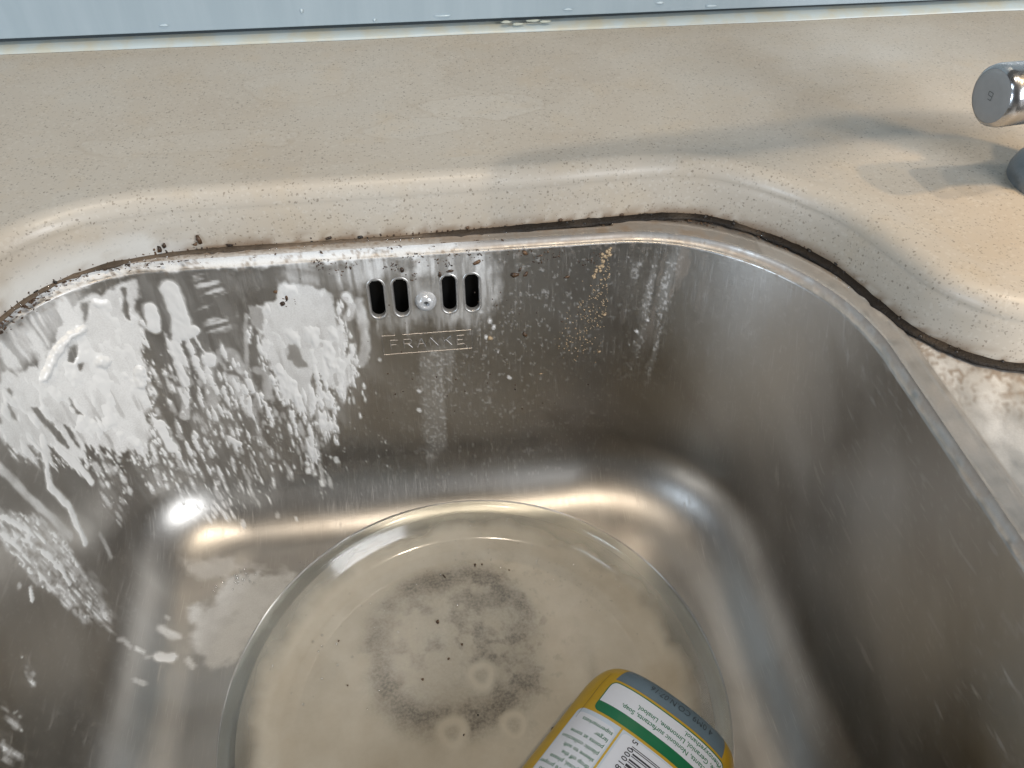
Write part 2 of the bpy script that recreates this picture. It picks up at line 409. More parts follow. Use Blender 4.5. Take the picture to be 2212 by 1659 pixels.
# ------------------------------------------------------------------ splashback
sb = empty('splashback', (.1, .5305, ZT)); sb.rotation_euler = (0, 0, math.radians(.7)); tag(sb, 'pale blue glossy splashback panel standing behind the worktop', 'splashback')
def box(x0, x1, y0, y1, z0, z1, bev=0):
    bm = bmesh.new(); bmesh.ops.create_cube(bm, size=1)
    for v in bm.verts: v.co = (x0+(x1-x0)*(v.co.x+.5), y0+(y1-y0)*(v.co.y+.5), z0+(z1-z0)*(v.co.z+.5))
    if bev: bmesh.ops.bevel(bm, geom=bm.edges[:], offset=bev, segments=2, affect='EDGES', profile=.5)
    return bm
def bm_obj(name, bm, mat, parent=None, smooth=False):
    me = bpy.data.meshes.new(name); bm.to_mesh(me); bm.free()
    if smooth: me.polygons.foreach_set('use_smooth', np.ones(len(me.polygons), bool))
    me.materials.append(mat); o = bpy.data.objects.new(name, me); COL.objects.link(o)
    if parent is not None: o.parent = parent
    return o
bm_obj('panel', box(-.85, .85, 0, .006, .0072, .60, .0006), MATS['panel'], sb)
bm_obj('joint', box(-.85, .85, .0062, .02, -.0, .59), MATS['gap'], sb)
xs = np.linspace(-.80, .84, 420); Vb = []
for x in xs:
    hh = .0026+.0007*vnoise(x*9, 0, 3); ww = .0115+.002*vnoise(x*14, 3, 9)
    hh = hh+.0014*sstep(-.1, .35, np.array(x))
    for a in np.linspace(0, 90, 7):
        a = math.radians(a); Vb.append((x, .0065-ww*math.cos(a), .0002+hh*math.sin(a)))
mesh_obj('sealant_bead', Vb, grid_faces(len(xs), 7)[:, ::-1].copy(), MATS['bead'], sb)
# drips and scraps of sealant on the panel and joint
rs = random.Random(3)
def blob(name, loc, sx, sy, sz, mat, parent, seed=0, sub=2, rot=0.0):
    bm = bmesh.new(); bmesh.ops.create_icosphere(bm, subdivisions=sub, radius=1)
    r2 = random.Random(seed); ph = [r2.uniform(0, 6) for _ in range(3)]
    for v in bm.verts:
        k = 1+.18*math.sin(3*v.co.x+ph[0])+.15*math.sin(4*v.co.y+ph[1])+.12*math.sin(5*v.co.z+ph[2])
        v.co = Vector((v.co.x*sx*k, v.co.y*sy*k, v.co.z*sz*k)); v.co.rotate(Matrix.Rotation(rot, 3, 'Z')); v.co += Vector(loc)
    return bm_obj(name, bm, mat, parent, True)
MATS['clear_scrap'] = plain('pale_sealant_scrap', (.50, .585, .625), .2)
for k, x in enumerate([-.14, -.02, .03, .10, .165, .2]):
    blob('sealant_scrap', (x-.1+rs.uniform(-.01, .01), -.0003, .0095+rs.uniform(0, .004)), rs.uniform(.001, .005), .0006, rs.uniform(.0004, .0009), MATS['clear_scrap'], sb, k)
for k in range(7):
    blob('drip', (rs.uniform(-.28, .28)-.05, -.0002, rs.uniform(.016, .045)), rs.uniform(.0006, .001), .0007, rs.uniform(.0009, .002), MATS['clear_scrap'], sb, 40+k)
MATS['yellow_scrap'] = plain('yellowed_sealant', (.45, .47, .40), .4)
for k in range(4):
    blob('sealant_scrap', (-.035+k*.0085+rs.uniform(-.002, .002), -.002, .0048+rs.uniform(-.001, .001)), .004, .0015, .0007, MATS['yellow_scrap'], sb, 60+k)
MATS['screw'] = plain('cream_smeared_screw', (.60, .61, .62), .18, .25, var=.2, scale=600)
MATS['stamp'] = plain('stamped_steel_edge', (.44, .42, .40), .42, 1, var=.5, scale=350)
t = NT('plate_glass')
gl = t.n('ShaderNodeBsdfGlossy'); gl.inputs['Roughness'].default_value = .11; gl.inputs['Color'].default_value = (1, 1, 1, 1)
tr_ = t.n('ShaderNodeBsdfTransparent'); tr_.inputs['Color'].default_value = (.93, .945, .93, 1)
rf = t.n('ShaderNodeBsdfRefraction'); rf.inputs['IOR'].default_value = 1.3; rf.inputs['Roughness'].default_value = .08; rf.inputs['Color'].default_value = (.93, .95, .93, 1)
fr = t.n('ShaderNodeFresnel'); fr.inputs['IOR'].default_value = 1.45
m1 = t.n('ShaderNodeMixShader'); m1.inputs[0].default_value = .45; t.l(tr_.outputs[0], m1.inputs[1]); t.l(rf.outputs[0], m1.inputs[2])
m2 = t.n('ShaderNodeMixShader'); t.l(fr.outputs[0], m2.inputs[0]); t.l(m1.outputs[0], m2.inputs[1]); t.l(gl.outputs[0], m2.inputs[2])
t.l(m2.outputs[0], t.out.inputs['Surface']); MATS['glass'] = t.m
t = NT('clear_bubble')
gl = t.n('ShaderNodeBsdfGlossy'); gl.inputs['Roughness'].default_value = .03
tr_ = t.n('ShaderNodeBsdfTransparent'); tr_.inputs['Color'].default_value = (1, 1, 1, 1)
m2 = t.n('ShaderNodeMixShader'); m2.inputs[0].default_value = .14; t.l(tr_.outputs[0], m2.inputs[1]); t.l(gl.outputs[0], m2.inputs[2])
t.l(m2.outputs[0], t.out.inputs['Surface']); MATS['bubble'] = t.m
# milky water: scattering film, thinner where the attribute falls, with dark grime
t = NT('milky_water'); v = t.coord()
n = t.noise(v, 60, 5, .65); nf = t.noise(v, 700, 3, .6)
c = t.mix(t.ramp(n, [(.35, 0.0), (.7, 1.0)]), (.53, .475, .382), (.59, .545, .455)); gm = t.attr('grime')
gm2 = t.math('MULTIPLY', gm, t.ramp(nf, [(.3, .6), (.65, 1.1)]), True)
c = t.mix(gm2, c, (.135, .12, .10))
t.set(Base_Color=c, Roughness=.12, Specular_IOR_Level=.5, Alpha=t.attr('film'), Normal=t.bump(t.noise(v, 90, 2), .03, .002)); MATS['milk'] = t.m
MATS['sleeve'] = plain('yellow_sleeve', (.50, .315, .022), .3)
MATS['yellow'] = plain('yellow_print', (.54, .355, .032), .3)
MATS['green'] = plain('green_print', (.006, .14, .055), .28)
MATS['white'] = plain('white_print', (.66, .69, .76), .28, var=.03)
MATS['paleblue'] = plain('pale_blue_print', (.52, .60, .70), .28, var=.12, scale=90)
MATS['greyblue'] = plain('grey_blue_print', (.115, .165, .205), .28)
MATS['cap_green'] = plain('green_cap', (.02, .22, .08), .35)
MATS['ink_green'] = plain('green_ink', (.01, .16, .075), .4)
MATS['ink_black'] = plain('black_ink', (.02, .02, .03), .4)
MATS['ink_grey'] = plain('dark_ink', (.03, .035, .04), .4)
MATS['slot_edge'] = plain('slot_pressed_edge', (.48, .47, .455), .38, .75, var=.3, scale=500)
MATS['crust'] = plain('black_joint_crust', (.016, .012, .009), .35, var=.6, scale=500)

# ------------------------------------------------------------------ sink
sink = empty('kitchen_sink', (0, .13, FLOOR_Z))
tag(sink, 'undermounted stainless steel sink bowl with an overflow and milky smears', 'sink')
SO = np.array([0, .13, FLOOR_Z])
WPOLY = [('solid', 1, [(-0.2212, 0.0182), (-0.2082, 0.0279), (-0.1959, 0.0279), (-0.1822, 0.0201), (-0.1693, 0.0123), (-0.155, 0.0105), (-0.1426, 0.0095), (-0.1439, 0.0182), (-0.1485, 0.0339), (-0.1524, 0.0495), (-0.155, 0.0608), (-0.1608, 0.0748), (-0.168, 0.0974), (-0.1719, 0.1113), (-0.1796, 0.1148), (-0.1848, 0.1079), (-0.1894, 0.0974), (-0.1972, 0.0957), (-0.203, 0.0878), (-0.2115, 0.0852), (-0.2141, 0.0808), (-0.2206, 0.079), (-0.2232, 0.0685), (-0.2309, 0.0684), (-0.2408, 0.0527), (-0.2454, 0.0423), (-0.2476, 0.0336)]),
('film', 0.95, [(-0.2128, 0.0087), (-0.1952, 0.0088), (-0.1816, 0.0071), (-0.1686, 0.0079), (-0.1732, 0.0192), (-0.1939, 0.0288), (-0.2089, 0.0287), (-0.2225, 0.0182)]),
('film', 0.14, [(-0.142, 0.0078), (-0.0816, 0.0075), (-0.0291, 0.0161), (-0.0313, 0.074), (-0.0497, 0.1051), (-0.0844, 0.1371), (-0.1234, 0.1618), (-0.1699, 0.1598), (-0.1881, 0.1305), (-0.1887, 0.1079)]),
('hole', 0.85, [(-0.1855, 0.0314), (-0.1809, 0.0332), (-0.1842, 0.0384), (-0.1868, 0.0401), (-0.1887, 0.0384)]),
('hole', 0.85, [(-0.1855, 0.0427), (-0.1835, 0.0436), (-0.1848, 0.0462), (-0.1868, 0.0462)]),
('hole', 0.85, [(-0.2193, 0.0425), (-0.2167, 0.0452), (-0.2141, 0.0582), (-0.2141, 0.0686), (-0.2147, 0.0738), (-0.2173, 0.066), (-0.2193, 0.0547)]),
('hole', 0.85, [(-0.2095, 0.0635), (-0.2076, 0.0661), (-0.2082, 0.0782), (-0.2095, 0.0817), (-0.2115, 0.0756)]),
('hole', 0.85, [(-0.1498, 0.013), (-0.1478, 0.013), (-0.1498, 0.0226), (-0.1524, 0.0304), (-0.1537, 0.0278)]),
('hole', 0.85, [(-0.1699, 0.014), (-0.166, 0.0149), (-0.1719, 0.0253), (-0.1738, 0.0245)]),
('hole', 0.85, [(-0.1985, 0.054), (-0.1972, 0.0549), (-0.1985, 0.0635), (-0.1972, 0.067), (-0.1998, 0.0635), (-0.2004, 0.0583)]),
('hole', 0.85, [(-0.2296, 0.0294), (-0.229, 0.0329), (-0.2316, 0.0407), (-0.2329, 0.0372)]),
('hole', 0.85, [(-0.2251, 0.0251), (-0.2219, 0.0295), (-0.2251, 0.0312)]),
('solid', 1, [(-0.0915, 0.0283), (-0.0781, 0.0239), (-0.0717, 0.0161), (-0.0625, 0.017), (-0.0511, 0.0195), (-0.0454, 0.0256), (-0.0462, 0.0411), (-0.0433, 0.0481), (-0.0476, 0.0584), (-0.0426, 0.0662), (-0.044, 0.0757), (-0.0497, 0.0896), (-0.0575, 0.0879), (-0.0639, 0.0784), (-0.0596, 0.0723), (-0.0667, 0.0784), (-0.0688, 0.0844), (-0.0681, 0.0957), (-0.0774, 0.1018), (-0.0837, 0.0906), (-0.088, 0.0863), (-0.0873, 0.075), (-0.0894, 0.0646), (-0.093, 0.0603), (-0.088, 0.0473), (-0.0944, 0.043)]),
('hole', 0.6, [(-0.0766, 0.0525), (-0.0731, 0.0533), (-0.0696, 0.068), (-0.0738, 0.068), (-0.0781, 0.062)]),
('hole', 0.45, [(-0.0908, 0.0283), (-0.0837, 0.0291), (-0.088, 0.043), (-0.0937, 0.0413)]),
('film', 0.5, [(-0.0724, 0.0092), (-0.0348, 0.01), (-0.0362, 0.0204), (-0.0454, 0.0247), (-0.0717, 0.0179)]),
('solid', 1, [(-0.066, 0.0844), (-0.0625, 0.0862), (-0.0582, 0.0939), (-0.0589, 0.1), (-0.0639, 0.1026), (-0.0681, 0.0966)]),
('solid', 1, [(-0.0745, 0.1009), (-0.0653, 0.1017), (-0.0639, 0.1086), (-0.0596, 0.1095), (-0.0625, 0.1156), (-0.0681, 0.1156), (-0.0724, 0.1095)]),
('solid', 1, [(-0.0809, 0.1165), (-0.0738, 0.1165), (-0.0738, 0.1217), (-0.0766, 0.1277), (-0.0759, 0.1355), (-0.0816, 0.137), (-0.0816, 0.1286)]),
('broken', 0.62, [(-0.1699, 0.087), (-0.1491, 0.0877), (-0.1015, 0.0898), (-0.0844, 0.1122), (-0.0688, 0.1173), (-0.0696, 0.152), (-0.0937, 0.1491), (-0.1199, 0.154), (-0.1498, 0.1724), (-0.1719, 0.1614), (-0.1868, 0.1357), (-0.1874, 0.1087)]),
('broken', 0.75, [(-0.1504, 0.0504), (-0.1348, 0.0476), (-0.1078, 0.0552), (-0.0844, 0.0854), (-0.0844, 0.1122), (-0.1149, 0.0994), (-0.1465, 0.0954), (-0.166, 0.0948)]),
('ripple', 0.6, [(-0.1128, 0.0102), (-0.1036, 0.0119), (-0.0993, 0.0266), (-0.1029, 0.0422), (-0.1156, 0.0423), (-0.1178, 0.0293)]),
('film', 0.28, [(-0.0937, 0.0093), (-0.0766, 0.0084), (-0.0781, 0.0239), (-0.0937, 0.0257), (-0.0972, 0.0188)]),
('film', 0.62, [(-0.0816, 0.0033), (0.0361, 0.0041), (0.0368, 0.0179), (0.0326, 0.0222), (0.0106, 0.0195), (-0.0199, 0.0186), (-0.0277, 0.0221), (-0.0376, 0.0264), (-0.0504, 0.0152), (-0.0632, 0.0083)]),
('hole', 0.7, [(-0.0568, 0.0083), (-0.0369, 0.0083), (-0.0355, 0.0109), (-0.0525, 0.0118)]),
('hole', 0.75, [(-0.0142, 0.0074), (-0.0022, 0.0083), (-0.0015, 0.0135), (-0.0121, 0.0143)]),
('hole', 0.55, [(-0.0029, 0.0187), (0.0056, 0.0178), (0.0077, 0.0256), (-0.0022, 0.0264)]),
('film', 0.42, [(-0.027, 0.0169), (0.0113, 0.0169), (0.0361, 0.0161), (0.0404, 0.0326), (0.0326, 0.0499), (0.0184, 0.0481), (0.0028, 0.0437), (-0.0157, 0.0515), (-0.0298, 0.0411)]),
('dots', 0.5, [(0.0311, 0.0101), (0.0531, 0.0067), (0.0496, 0.0508), (0.0368, 0.081), (0.0283, 0.1277), (-0.0064, 0.1443), (-0.005, 0.0645), (0.0283, 0.049)]),
('dots', 0.6, [(0.1132, 0.0156), (0.1434, 0.007), (0.1418, 0.0348), (0.141, 0.0904), (0.1222, 0.0998), (0.123, 0.0556)]),
('broken', 1.75, [(-0.276, 0.0491), (-0.2613, 0.0726), (-0.2567, 0.0925), (-0.2635, 0.1158), (-0.267, 0.1432), (-0.2772, 0.1447), (-0.284, 0.1296), (-0.2863, 0.1157), (-0.2863, 0.101), (-0.2897, 0.0863), (-0.2885, 0.0716), (-0.2885, 0.056)]),
('film', 0.4, [(-0.267, 0.1132), (-0.259, 0.1297), (-0.2692, 0.1432), (-0.2806, 0.1304), (-0.2817, 0.1166)]),
('broken', 0.8, [(-0.2076, 0.0887), (-0.1933, 0.1018), (-0.1933, 0.1226), (-0.2186, 0.1311), (-0.2212, 0.1145)]),
('broken', 0.8, [(-0.3453, 0.0852), (-0.3396, 0.0973), (-0.351, 0.1042), (-0.3532, 0.0982)]),
('broken', 0.9, [(-0.3237, 0.0887), (-0.3203, 0.0948), (-0.3283, 0.1043), (-0.3351, 0.0965)]),
('broken', 0.9, [(-0.3578, 0.0913), (-0.3566, 0.0999), (-0.3578, 0.1146), (-0.3635, 0.1034), (-0.3691, 0.0973)])]
FPOLY = [('film', 0.72, [(-0.1437, 0.2479), (-0.1347, 0.2494), (-0.1265, 0.2645), (-0.1146, 0.2696), (-0.0881, 0.2637), (-0.0981, 0.2413), (-0.1125, 0.214), (-0.1195, 0.2104), (-0.1294, 0.2081), (-0.1334, 0.222), (-0.1379, 0.2246), (-0.1379, 0.2361)]),
('film', 0.3, [(-0.1485, 0.2747), (-0.1243, 0.2781), (-0.0882, 0.2648), (-0.1144, 0.2678), (-0.1319, 0.2663), (-0.1397, 0.2669)])]
STROKES = [('solid', 1, 0.00416, [(-0.1372, 0.3329, -0.0236), (-0.1374, 0.332, -0.0296), (-0.1382, 0.3311, -0.0347)]),
('solid', 1, 0.00546, [(-0.1248, 0.3347, -0.0134), (-0.1248, 0.3333, -0.0228), (-0.1242, 0.332, -0.0313), (-0.1265, 0.331, -0.0382)]),
('solid', 1, 0.00338, [(-0.1289, 0.3305, -0.0416), (-0.1242, 0.3306, -0.0407), (-0.1196, 0.331, -0.0382)]),
('solid', 0.9, 0.00338, [(-0.1307, 0.33, -0.045), (-0.1311, 0.3283, -0.0561), (-0.1317, 0.326, -0.0706)]),
('solid', 0.8, 0.00312, [(-0.1349, 0.3252, -0.0741), (-0.1342, 0.324, -0.0826), (-0.1368, 0.3222, -0.0912)]),
('solid', 1, 0.00442, [(-0.1151, 0.3284, -0.0553), (-0.1156, 0.328, -0.0578)]),
('solid', 0.8, 0.00091, [(-0.1201, 0.3305, -0.0416), (-0.1182, 0.3293, -0.0493), (-0.1166, 0.3287, -0.0535)]),
('film', 0.75, 0.00312, [(-0.1186, 0.3273, -0.063), (-0.1193, 0.3259, -0.0724), (-0.1204, 0.3238, -0.086)]),
('solid', 0.8, 0.00338, [(-0.1061, 0.3263, -0.0698), (-0.1042, 0.3247, -0.0801), (-0.1014, 0.3225, -0.0946)]),
('solid', 0.9, 0.00312, [(-0.0986, 0.3259, -0.0724), (-0.0977, 0.3252, -0.0766)]),
('film', 0.6, 0.0026, [(-0.093, 0.3269, -0.0655), (-0.0882, 0.3266, -0.0672), (-0.0901, 0.3242, -0.0835)]),
('film', 0.7, 0.00338, [(-0.1044, 0.3287, -0.0535), (-0.1027, 0.3279, -0.0587), (-0.1011, 0.327, -0.0647)]),
('film', 0.6, 0.00117, [(-0.0919, 0.332, -0.0313), (-0.0952, 0.3296, -0.0476), (-0.0978, 0.3273, -0.063)]),
('solid', 0.9, 0.00338, [(-0.1496, 0.3181, -0.092), (-0.1488, 0.317, -0.0997), (-0.1472, 0.3157, -0.11)]),
('solid', 1, 0.00221, [(-0.1174, 0.3202, -0.11), (-0.1153, 0.3199, -0.1125), (-0.1125, 0.3195, -0.1151)]),
('solid', 0.8, 0.00286, [(-0.0399, 0.333, -0.0245), (-0.0377, 0.3321, -0.0305), (-0.0411, 0.3311, -0.0373)]),
('film', 0.8, 0.00286, [(-0.0343, 0.3325, -0.0279), (-0.0335, 0.3305, -0.0416), (-0.0334, 0.3283, -0.0561), (-0.0373, 0.3268, -0.0664)]),
('solid', 0.8, 0.00156, [(-0.0401, 0.3286, -0.0544), (-0.042, 0.3275, -0.0612), (-0.0466, 0.3266, -0.0672)]),
('thickstroke', 1, 0.00221, [(-0.1678, 0.3211, -0.0245), (-0.1725, 0.3171, -0.0245), (-0.1768, 0.3119, -0.027), (-0.1804, 0.3061, -0.0305), (-0.1832, 0.2998, -0.0347)]),
('thickstroke', 1, 0.00312, [(-0.1645, 0.3191, -0.0441), (-0.1639, 0.3194, -0.045)]),
('thickstroke', 0.8, 0.00286, [(-0.1511, 0.324, -0.057), (-0.1519, 0.3222, -0.0647)]),
('solid', 1, 0.00312, [(-0.186, 0.2797, -0.0544), (-0.1841, 0.2622, -0.0706), (-0.1816, 0.2621, -0.0877), (-0.1789, 0.2544, -0.1057)]),
('solid', 0.9, 0.00234, [(-0.184, 0.2817, -0.0647), (-0.1809, 0.2836, -0.0809), (-0.1786, 0.2834, -0.0946)]),
('film', 0.65, 0.00234, [(-0.1891, 0.248, -0.0373), (-0.186, 0.2478, -0.0578), (-0.1828, 0.2498, -0.0792), (-0.1805, 0.2499, -0.0946)]),
('solid', 0.9, 0.00156, [(-0.1828, 0.2122, -0.0792), (-0.1823, 0.2088, -0.0826)]),
('solid', 0.7, 0.0013, [(-0.1839, 0.2103, -0.0724), (-0.1839, 0.2092, -0.0724)]),
('solid', 0.9, 0.00208, [(-0.1876, 0.2288, -0.0476), (-0.1851, 0.2345, -0.0638), (-0.1831, 0.2359, -0.0775)]),
('solid', 0.8, 0.00156, [(-0.1869, 0.222, -0.0518), (-0.185, 0.2236, -0.0647), (-0.1828, 0.2218, -0.0792)]),
('solid', 0.9, 0.00182, [(-0.1828, 0.2315, -0.0792), (-0.1804, 0.2317, -0.0954), (-0.1791, 0.2291, -0.104)]),
('film', 0.5, 0.00156, [(-0.1774, 0.2653, -0.116), (-0.1762, 0.2627, -0.1237), (-0.1753, 0.2601, -0.1296)]),
('solid', 0.8, 0.0013, [(-0.0079, 0.3236, -0.0877), (-0.0073, 0.3234, -0.0886)]),
('solid', 0.8, 0.00117, [(-0.0087, 0.3215, -0.1014), (-0.008, 0.3214, -0.1023)]),
('solid', 0.8, 0.00117, [(0.0315, 0.3284, -0.0553), (0.0315, 0.3283, -0.0561)]),
('solid', 0.8, 0.00117, [(0.0339, 0.33, -0.045), (0.0338, 0.3298, -0.0459)]),
('solid', 0.8, 0.00104, [(0.0293, 0.3309, -0.039), (0.0293, 0.3307, -0.0399)]),
('solid', 0.8, 0.00091, [(0.0379, 0.3269, -0.0655), (0.0378, 0.3268, -0.0664)]),
('solid', 0.8, 0.00117, [(0.0438, 0.3242, -0.0835), (0.0444, 0.3241, -0.0843)]),
('solid', 0.8, 0.00104, [(0.0358, 0.3293, -0.0493), (0.0357, 0.3292, -0.0501)]),
('solid', 0.8, 0.00078, [(0.0778, 0.3292, -0.0501), (0.0778, 0.3292, -0.0501)]),
('solid', 0.8, 0.00091, [(0.115, 0.3256, -0.057), (0.1157, 0.3253, -0.0578)]),
('solid', 0.8, 0.00091, [(0.1203, 0.3256, -0.0493), (0.1209, 0.3253, -0.0501)]),
('solid', 0.8, 0.00221, [(-0.0601, 0.3169, -0.1322), (-0.06, 0.3164, -0.1351)]),
('solid', 0.8, 0.00195, [(-0.0771, 0.3156, -0.138), (-0.077, 0.3152, -0.1395)]),
('solid', 0.8, 0.00195, [(-0.0699, 0.3122, -0.1463), (-0.0697, 0.3114, -0.1476)]),
('solid', 0.8, 0.0013, [(-0.0628, 0.3172, -0.1305), (-0.0627, 0.3171, -0.1314)]),
('solid', 0.8, 0.00117, [(-0.0736, 0.3147, -0.1409), (-0.0735, 0.3141, -0.1423)]),
('solid', 0.8, 0.00104, [(-0.0996, 0.3195, -0.1151), (-0.0995, 0.3194, -0.116)]),
('solid', 0.8, 0.00104, [(-0.0272, 0.327, -0.0647), (-0.0272, 0.3269, -0.0655)]),
('solid', 0.8, 0.00117, [(-0.0994, 0.3208, -0.1066), (-0.0999, 0.3205, -0.1083)]),
('solid', 0.8, 0.00091, [(-0.0967, 0.3171, -0.1314), (-0.096, 0.3169, -0.1322)]),
('solid', 0.8, 0.00104, [(-0.0871, 0.3152, -0.1395), (-0.087, 0.3147, -0.1409)]),
('solid', 0.8, 0.00156, [(-0.1182, 0.2979, -0.1614), (-0.1179, 0.2966, -0.1622)]),
('solid', 0.8, 0.0013, [(-0.0977, 0.3005, -0.1597), (-0.0978, 0.2993, -0.1606)]),
('solid', 0.8, 0.00117, [(-0.0873, 0.298, -0.1614), (-0.0869, 0.2967, -0.1622)]),
('solid', 0.8, 0.0013, [(-0.1298, 0.3142, -0.1409), (-0.13, 0.3136, -0.1423)]),
('solid', 0.8, 0.00104, [(-0.1074, 0.3106, -0.1488), (-0.1074, 0.3106, -0.1488)]),
('solid', 0.8, 0.00117, [(-0.0972, 0.3394, -0.0008), (-0.0971, 0.3392, -0.0016)]),
('solid', 1, 0.00312, [(-0.1534, 0.2183, -0.1629), (-0.148, 0.2184, -0.1654)]),
('film', 0.7, 0.00234, [(-0.1547, 0.2341, -0.1622), (-0.1508, 0.2316, -0.1642), (-0.1466, 0.2308, -0.1659)]),
('solid', 0.8, 0.00156, [(-0.163, 0.2206, -0.1558), (-0.1597, 0.2195, -0.1588)]),
('film', 0.7, 0.00117, [(-0.1585, 0.2171, -0.1597), (-0.156, 0.2183, -0.1614)]),
('film', 0.7, 0.0013, [(-0.1608, 0.2041, -0.1578), (-0.1573, 0.2032, -0.1606)]),
('film', 0.6, 0.00104, [(-0.1534, 0.2412, -0.1629), (-0.1521, 0.2406, -0.1636)]),
('film', 0.5, 0.00104, [(-0.1694, 0.2217, -0.1476), (-0.1678, 0.2232, -0.1501), (-0.165, 0.2203, -0.1536)]),
('solid', 0.8, 0.00208, [(-0.1393, 0.2172, -0.1676), (-0.1364, 0.2135, -0.1679)])]
def poly_sd(x, y, pts):
    shp = x.shape; pts = np.asarray(pts, float); lo = pts.min(0)-.015; hi = pts.max(0)+.015
    sel = (x > lo[0]) & (x < hi[0]) & (y > lo[1]) & (y < hi[1]); X0, Y0 = x, y; x = x[sel]; y = y[sel]
    d = np.full(x.shape, 9.0); ins = np.zeros(x.shape, bool)
    for a, b in zip(pts, np.roll(pts, -1, 0)):
        ab = b-a; L = ab@ab+1e-18; t = np.clip(((x-a[0])*ab[0]+(y-a[1])*ab[1])/L, 0, 1)
        d = np.minimum(d, np.hypot(x-a[0]-t*ab[0], y-a[1]-t*ab[1]))
        c = ((a[1] > y) != (b[1] > y)) & (x < (b[0]-a[0])*(y-a[1])/(b[1]-a[1]+1e-18)+a[0]); ins ^= c
    out = np.full(shp, -9.0); out[sel] = np.where(ins, d, -d); return out
def stroke_d(G, pts):
    pts = np.asarray(pts, float); lo = pts.min(0)-.012; hi = pts.max(0)+.012
    sel = ((G > lo) & (G < hi)).all(2); Q = G[sel]; d = np.full(len(Q), 9.0)
    for a, b in zip(pts[:-1], pts[1:]):
        ab = b-a; t = np.clip(((Q-a)@ab)/(ab@ab+1e-18), 0, 1)
        d = np.minimum(d, np.linalg.norm(Q-(a+t[..., None]*ab), axis=1))
    out = np.full(G.shape[:2], 9.0); out[sel] = d; return out
def clots(S, D, cov, hs):
    """thousands of small teardrop clots and runs in wall coordinates"""
    r = np.random.default_rng(5); sc_ = S[0]; dr_ = D[:, 100]; Z = []
    def add(s, d, a, b, amt, h): Z.append((s, d, a, b, amt, h))
    def pick(pts, n):
        pts = np.asarray(pts); lo = pts.min(0); hi = pts.max(0); q = lo+(hi-lo)*r.random((n*6, 2)); ok = poly_sd(q[:, 0], q[:, 1], pts) > 0
        return q[ok][:n]
    for kind, amt, pts in WPOLY:
        P_ = np.asarray(pts)
        if kind == 'broken':
            area = .5*abs(np.dot(P_[:, 0], np.roll(P_[:, 1], 1))-np.dot(P_[:, 1], np.roll(P_[:, 0], 1)))
            for (s, d) in pick(pts, int(area*1e6*.10*amt**2)):
                k = r.random(); a = .0005+.0021*k*k; b = a*(1.2+2.6*r.random()); add(s, d, a, b, .5+.5*r.random(), .5)
        if kind == 'solid':                                     # ragged clots and short runs along the lower border
            for (s0, d0), (s1, d1) in zip(P_, np.roll(P_, -1, 0)):
                L = math.hypot(s1-s0, d1-d0)
                for _ in range(int(L/.0011)):
                    t = r.random(); s = s0+(s1-s0)*t; d = d0+(d1-d0)*t
                    if d < .03: continue
                    a = .0005+.0014*r.random()**2; add(s+r.normal(0, .0012), d+abs(r.normal(0, .003)), a, a*(1.2+3*r.random()), .75+.25*r.random(), .6)
    # vertical runs between the two big sheets and below them
    for s0, top, bot, wd_ in [(-.139, .05, .150, 1.3), (-.133, .045, .16, 1.0), (-.1285, .05, .12, 1.3), (-.124, .06, .165, 1.2), (-.120, .07, .15, 1.0), (-.1155, .075, .16, .9), (-.111, .055, .12, 1.1), (-.107, .08, .14, 1.0), (-.1025, .07, .13, 1.2), (-.098, .085, .15, .8),
                              (-.094, .06, .11, .9), (-.089, .075, .125, 1.1), (-.0845, .08, .14, 1.0), (-.080, .08, .15, 1.3), (-.0755, .085, .152, 1.2), (-.070, .085, .128, 1.1), (-.0655, .075, .12, 1.0), (-.060, .07, .135, .8), (-.045, .03, .105, .8), (-.0405, .05, .095, .7), (-.146, .10, .165, 1.2), (-.153, .10, .16, 1.1), (-.160, .10, .15, 1.1), (-.168, .105, .155, 1.0)]:
        d = top
        while d < bot:
            f = (d-top)/(bot-top); a = wd_*(.0008+.0019*r.random())*(1-.40*f); b = a*(1.2+2.0*r.random())
            if r.random() < .94-.34*f: add(s0+r.normal(0, .0009), d, a*1.15, b*1.5, .98-.5*f*r.random(), .7)
            d += b*(.7+.8*r.random()+1.0*f)
    for _ in range(260):                                        # loose flecks
        s = r.uniform(-.17, -.03); d = r.uniform(.06, .17); a = .0003+.0006*r.random()**2; add(s, d, a, a*(1+1.5*r.random()), .35+.4*r.random(), .3)
    for _ in range(60):
        s = r.uniform(-.03, .13); d = abs(r.normal(.03, .035))+.004; a = .0003+.0005*r.random()**2; add(s, d, a, a*(1+r.random()), .35+.3*r.random(), .3)
    for (s, d, a, b, amt, h) in Z:
        ci = np.where(np.abs(sc_-s) < a*2.2)[0]; ri = np.where(np.abs(dr_-d) < b*1.6)[0]
        if not len(ci) or not len(ri): continue
        ix = np.ix_(ri, ci); x = (S[ix]-s)/a; y = (D[ix]-d)/b
        x = x/(.5+.5*sstep(-1.1, .5, y)); f = 1-np.hypot(x, y)+.35*(vnoise(S[ix]*900, D[ix]*900, 3)-.5)
        c = sstep(-.12, .70, f)*amt; cov[ix] = np.maximum(cov[ix], c); hs[ix] = np.maximum(hs[ix], h*np.sqrt(np.clip(f, 0, 1)))
    return cov, hs
